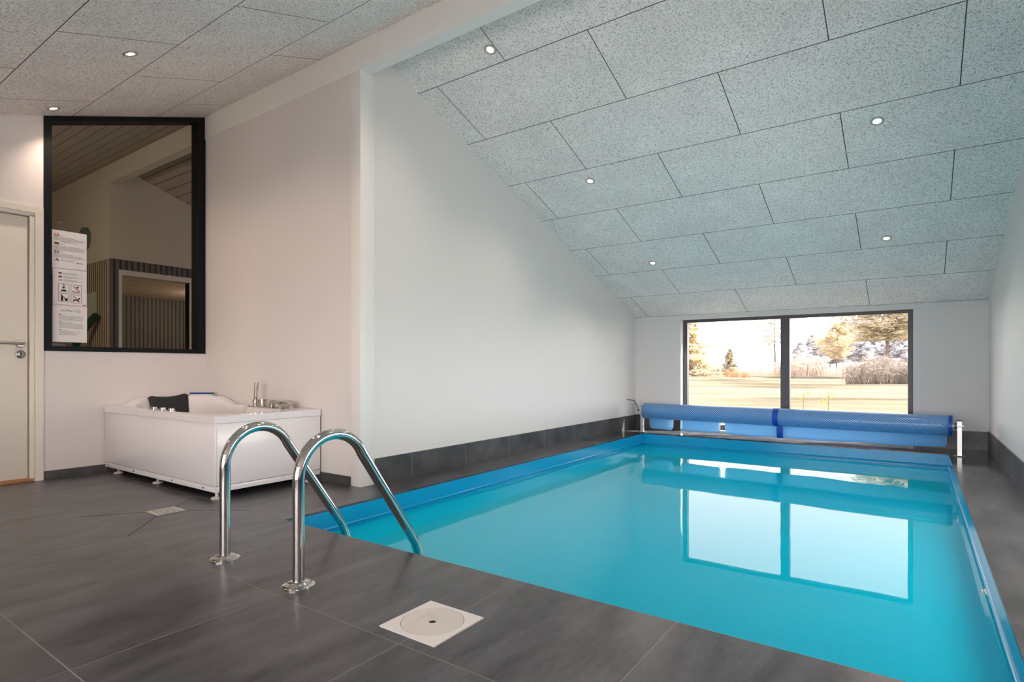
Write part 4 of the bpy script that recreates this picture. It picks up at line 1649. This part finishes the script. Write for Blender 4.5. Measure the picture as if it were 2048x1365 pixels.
def ground_z(x, y):
    return G0 + 0.05 * math.sin(x * 0.35 + 0.7) * sm(9, 16, y) + 0.06 * math.sin(y * 0.42) * sm(10, 18, y)


nx, ny = 44, 60
xs_ = [-70 + 100 * i / nx for i in range(nx + 1)]
ys_ = [7.25 + (175 - 7.25) * (j / ny) ** 1.8 for j in range(ny + 1)]
gg = [[bm.verts.new((x, y, ground_z(x, y))) for y in ys_] for x in xs_]
for i in range(nx):
    for j in range(ny):
        bm.faces.new([gg[i][j], gg[i + 1][j], gg[i + 1][j + 1], gg[i][j + 1]]).smooth = True
lawn = b.build('lawn', M['grass'])
struct(lawn)
M['bounce_ground'] = principled('pale_bounce_ground', (0.76, 0.72, 0.69), 0.95, spec=0.05, noise=0.12, nscale=30)  # unseen ground, made pale to bounce light up to the ceiling
MB().box(-14, 12, -30, YN - 0.15, -0.3, -0.15).build('bounce_ground_rear', M['bounce_ground'])['kind'] = 'structure'
MB().box(XR + 0.15, 12, YN - 0.15, 7.25, -0.3, -0.15).build('bounce_ground_side', M['bounce_ground'])['kind'] = 'structure'


def needle_cloud(b, c, rx, ry, rz, n, size, rng, flat=0.35):
    for _ in range(n):
        while True:
            p = Vector((rng.uniform(-1, 1), rng.uniform(-1, 1), rng.uniform(-1, 1)))
            if p.length < 1:
                break
        p = Vector(c) + Vector((p.x * rx, p.y * ry, p.z * rz))
        a = rng.uniform(0, 2 * PI)
        d = Vector((math.cos(a), math.sin(a), rng.uniform(-flat, flat) + 0.15)).normalized() * size * rng.uniform(0.6, 1.4)
        w = Vector((rng.uniform(-1, 1), rng.uniform(-1, 1), rng.uniform(-1, 1))).normalized() * size * 0.16
        vs = [b.bm.verts.new(p - d * 0.5 - w * 0.5), b.bm.verts.new(p + d * 0.5), b.bm.verts.new(p - d * 0.2 + w)]
        b.bm.faces.new(vs)


def conifer(name, label, x, y, h, w, seed, mat='needles', bare=0.1, lean=0.0, levels=14, dens=34, size=0.35, one_side=0.0, group='conifers in the garden'):
    rng = random.Random(seed)
    o = thing(name, label, 'tree', (x, y, G0), group)
    tp = Vector((x + lean * h, y, G0 + h))
    bt = Vector((x, y, G0 - 0.1))
    tr = MB()
    pts = []
    for k in range(7):
        t = k / 6
        pts.append(bt.lerp(tp, t) + Vector((math.sin(t * 4 + seed) * 0.025 * h, 0, 0)))
    tr.tube(pts, [0.030 * h * (1 - 0.85 * k / 6) ** 1.0 * 0.55 for k in range(7)], seg=8)
    fol = MB()
    for L in range(levels):
        t = bare + (1 - bare) * (L + 0.5) / levels
        base = bt.lerp(tp, t) + Vector((math.sin(t * 4 + seed) * 0.025 * h, 0, 0))
        prof = (1 - t) ** 0.75 if bare < 0.3 else math.sin(PI * min(1, (t - bare) / (1 - bare) * 0.86 + 0.10)) ** 0.8
        rad = w * 0.5 * max(0.12, prof)
        nb = 6
        for k in range(nb):
            a = 2 * PI * (k + rng.random()) / nb
            rr = rad * rng.uniform(0.6, 1.15)
            if one_side and math.cos(a) * one_side < 0:
                rr *= 0.55
            end = base + Vector((math.cos(a) * rr, math.sin(a) * rr, rng.uniform(-0.02, 0.10) * rr + 0.03 * h / levels))
            tr.cyl(base, end, 0.006 * h * 0.35, 0.002 * h * 0.35, seg=5, caps=False)
            for f in (0.3, 0.55, 0.8, 1.0):
                needle_cloud(fol, base.lerp(end, f) + Vector((0, 0, rng.uniform(-0.3, 0.3) * h / levels)), rr * 0.24 + 0.05, rr * 0.24 + 0.05, h / levels * 0.5, int(dens / 3), size, rng)
    needle_cloud(fol, tp, w * 0.06, w * 0.06, h * 0.03, 20, size * 0.7, rng)
    tr.build('trunk', M['bark'], o)
    fol.build('foliage', M[mat], o)
    return o


def bush(name, label, x, y, h, w, seed, mat='twig', n=260, cat='bush', group='bare bushes at the field edge'):
    rng = random.Random(seed)
    b_ = MB()
    for _ in range(n):
        a = rng.uniform(0, 2 * PI)
        r = w * 0.5 * math.sqrt(rng.random())
        p0 = Vector((x + math.cos(a) * r * 0.9, y + math.sin(a) * r * 0.9, G0 - 0.1))
        hh = h * (0.45 + 0.55 * rng.random()) * (1 - 0.45 * (r / (w * 0.5)) ** 2)
        p1 = Vector((x + math.cos(a) * r * 1.05 + rng.uniform(-.1, .1) * w, y + math.sin(a) * r, G0 + hh))
        pm = p0.lerp(p1, 0.55) + Vector((rng.uniform(-1, 1), rng.uniform(-1, 1), 0)) * 0.06 * w
        wd = 0.012 * max(h, 0.6)
        for s_, e_, w0, w1 in ((p0, pm, wd, wd * 0.8), (pm, p1, wd * 0.8, wd * 0.25)):
            u = Vector((rng.uniform(-1, 1), rng.uniform(-1, 1), 0.1)).normalized()
            b_.bm.faces.new([b_.bm.verts.new(s_ - u * w0), b_.bm.verts.new(s_ + u * w0), b_.bm.verts.new(e_ + u * w1), b_.bm.verts.new(e_ - u * w1)])
        if rng.random() < 0.6:
            needle_cloud(b_, pm.lerp(p1, 0.7), 0.08 * w, 0.08 * w, 0.08 * h, 5, 0.16 * h, rng, flat=0.9)
    o = b_.build(name, M[mat], recalc=False)
    return tag(o, label, cat, group)


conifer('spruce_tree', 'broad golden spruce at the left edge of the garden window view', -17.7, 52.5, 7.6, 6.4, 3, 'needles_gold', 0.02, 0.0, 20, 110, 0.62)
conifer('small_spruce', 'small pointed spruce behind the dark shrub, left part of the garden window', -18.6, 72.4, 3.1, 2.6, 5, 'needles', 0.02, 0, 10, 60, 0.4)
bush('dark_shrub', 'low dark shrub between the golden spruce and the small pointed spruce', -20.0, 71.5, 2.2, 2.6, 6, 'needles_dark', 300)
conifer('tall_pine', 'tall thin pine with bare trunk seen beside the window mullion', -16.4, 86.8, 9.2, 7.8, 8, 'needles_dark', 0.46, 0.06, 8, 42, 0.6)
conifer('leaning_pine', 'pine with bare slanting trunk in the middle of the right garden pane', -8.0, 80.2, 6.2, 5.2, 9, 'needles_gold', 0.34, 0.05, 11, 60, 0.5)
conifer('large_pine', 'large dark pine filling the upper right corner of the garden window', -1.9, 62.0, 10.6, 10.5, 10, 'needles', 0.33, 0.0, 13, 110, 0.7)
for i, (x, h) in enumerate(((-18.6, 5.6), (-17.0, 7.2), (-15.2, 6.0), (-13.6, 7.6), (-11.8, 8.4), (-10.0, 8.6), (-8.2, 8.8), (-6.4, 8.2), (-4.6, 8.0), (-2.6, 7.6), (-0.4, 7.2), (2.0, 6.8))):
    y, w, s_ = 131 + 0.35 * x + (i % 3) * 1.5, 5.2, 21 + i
    conifer('forest_tree', 'tree of the pale hazy wood on the horizon behind the right garden pane', x, y, h, w * 1.35, s_, 'twig_haze', 0.26, 0.01, 11, 66, 0.95, group='hazy wood on the horizon')
bush('grass_tuft', 'larger rust coloured grass tuft at the field edge, left garden pane', -13.3, 52.3, 0.95, 1.4, 31, 'tuft', 200, 'grass tuft', 'rust grass tufts')
bush('grass_tuft', 'smaller rust coloured grass tuft right of the larger tuft, left garden pane', -12.3, 53.0, 0.66, 0.8, 32, 'tuft', 140, 'grass tuft', 'rust grass tufts')
for i, (x, y, h, w, lab) in enumerate((
        (-16.6, 74, 1.5, 2.6, 'low tan bush right of the small spruce, left garden pane'),
        (-14.6, 75, 1.7, 3.2, 'tan bush at the foot of the tall thin pine'),
        (-12.2, 73, 2.4, 2.4, 'tan bush partly behind the window mullion'),
        (-10.9, 72.7, 3.1, 2.6, 'tallest reddish tan bush at the left of the right garden pane'),
        (-9.4, 73.7, 2.7, 2.2, 'reddish bush beside the tallest tan bush, right garden pane'),
        (-7.7, 75, 1.2, 2.6, 'low tan bush at the foot of the leaning pine'),
        (-6.0, 76, 1.8, 2.8, 'tan bush right of the leaning pine trunk'),
        (-4.6, 76.8, 1.7, 2.8, 'tan bush between the leaning pine and the large pine'))):
    bush('bare_bush', lab, x, y, h, w * 1.25, 40 + i, 'twig', 150)
bush('heather_bush', 'wide dark brown bush under the large pine, right garden pane', -1.6, 36.5, 1.75, 3.4, 60, 'heather', 700)
bush('heather_bush', 'dark brown bush at the right edge of the garden window below the pine', 0.2, 36.2, 1.6, 2.4, 61, 'heather', 460)
hp = MB().tube([(-2.84, 33.4, -0.2), (-2.83, 33.4, 0.02), (-2.78, 33.4, 0.16), (-2.72, 33.4, 0.2), (-2.66, 33.4, 0.12), (-2.60, 33.4, -0.05), (-2.57, 33.4, -0.2)], 0.022, seg=8)
tag(hp.build('wooden_hoop', M['bark']), 'small brown arched hoop standing in the grass, right garden pane', 'hoop')
for x, y, h, s_, lab in ((-1.83, 12.6, 0.42, 71, 'thin yellow green sapling just right of the window mullion'), (-1.40, 12.62, 0.46, 72, 'bushier yellow green sapling just above the roller, right garden pane')):
    rng = random.Random(s_)
    o = thing('sapling', lab, 'sapling', (x, y, G0), 'young saplings near the window')
    MB().cyl((x, y, G0 - 0.03), (x + 0.01, y, G0 + h), 0.006, 0.003, seg=6).build('stem', M['bark'], o)
    b = MB()
    for k in range(7 if s_ == 71 else 14):
        a = rng.uniform(0, 2 * PI)
        z0 = G0 + h * rng.uniform(0.25, 0.95)
        e_ = Vector((x + math.cos(a) * 0.12, y + math.sin(a) * 0.12, z0 + 0.06))
        b.cyl((x, y, z0), e_, 0.004, 0.002, seg=4, caps=False)
        needle_cloud(b, e_, 0.03, 0.03, 0.02, 8, 0.05, rng)
    b.build('foliage', M['sapling'], o, recalc=False)
# dune ridge
b = MB()
prof = []
n = 40
lo, hi = [], []
for i in range(n + 1):
    x = -60 + 80 * i / n
    zt = G0 + 2.4 * math.exp(-((x + 21) / 9) ** 2) + 1.6 * math.exp(-((x + 2) / 14) ** 2) + 0.25 * math.sin(i * 1.7)
    lo.append(b.bm.verts.new((x, 138, G0 - 0.2)))
    hi.append((b.bm.verts.new((x, 146, zt)), b.bm.verts.new((x, 160, G0 - 0.2))))
for i in range(n):
    b.bm.faces.new([lo[i], lo[i + 1], hi[i + 1][0], hi[i][0]]).smooth = True
    b.bm.faces.new([hi[i][0], hi[i + 1][0], hi[i + 1][1], hi[i][1]]).smooth = True
struct(b.build('dune', M['dune']))
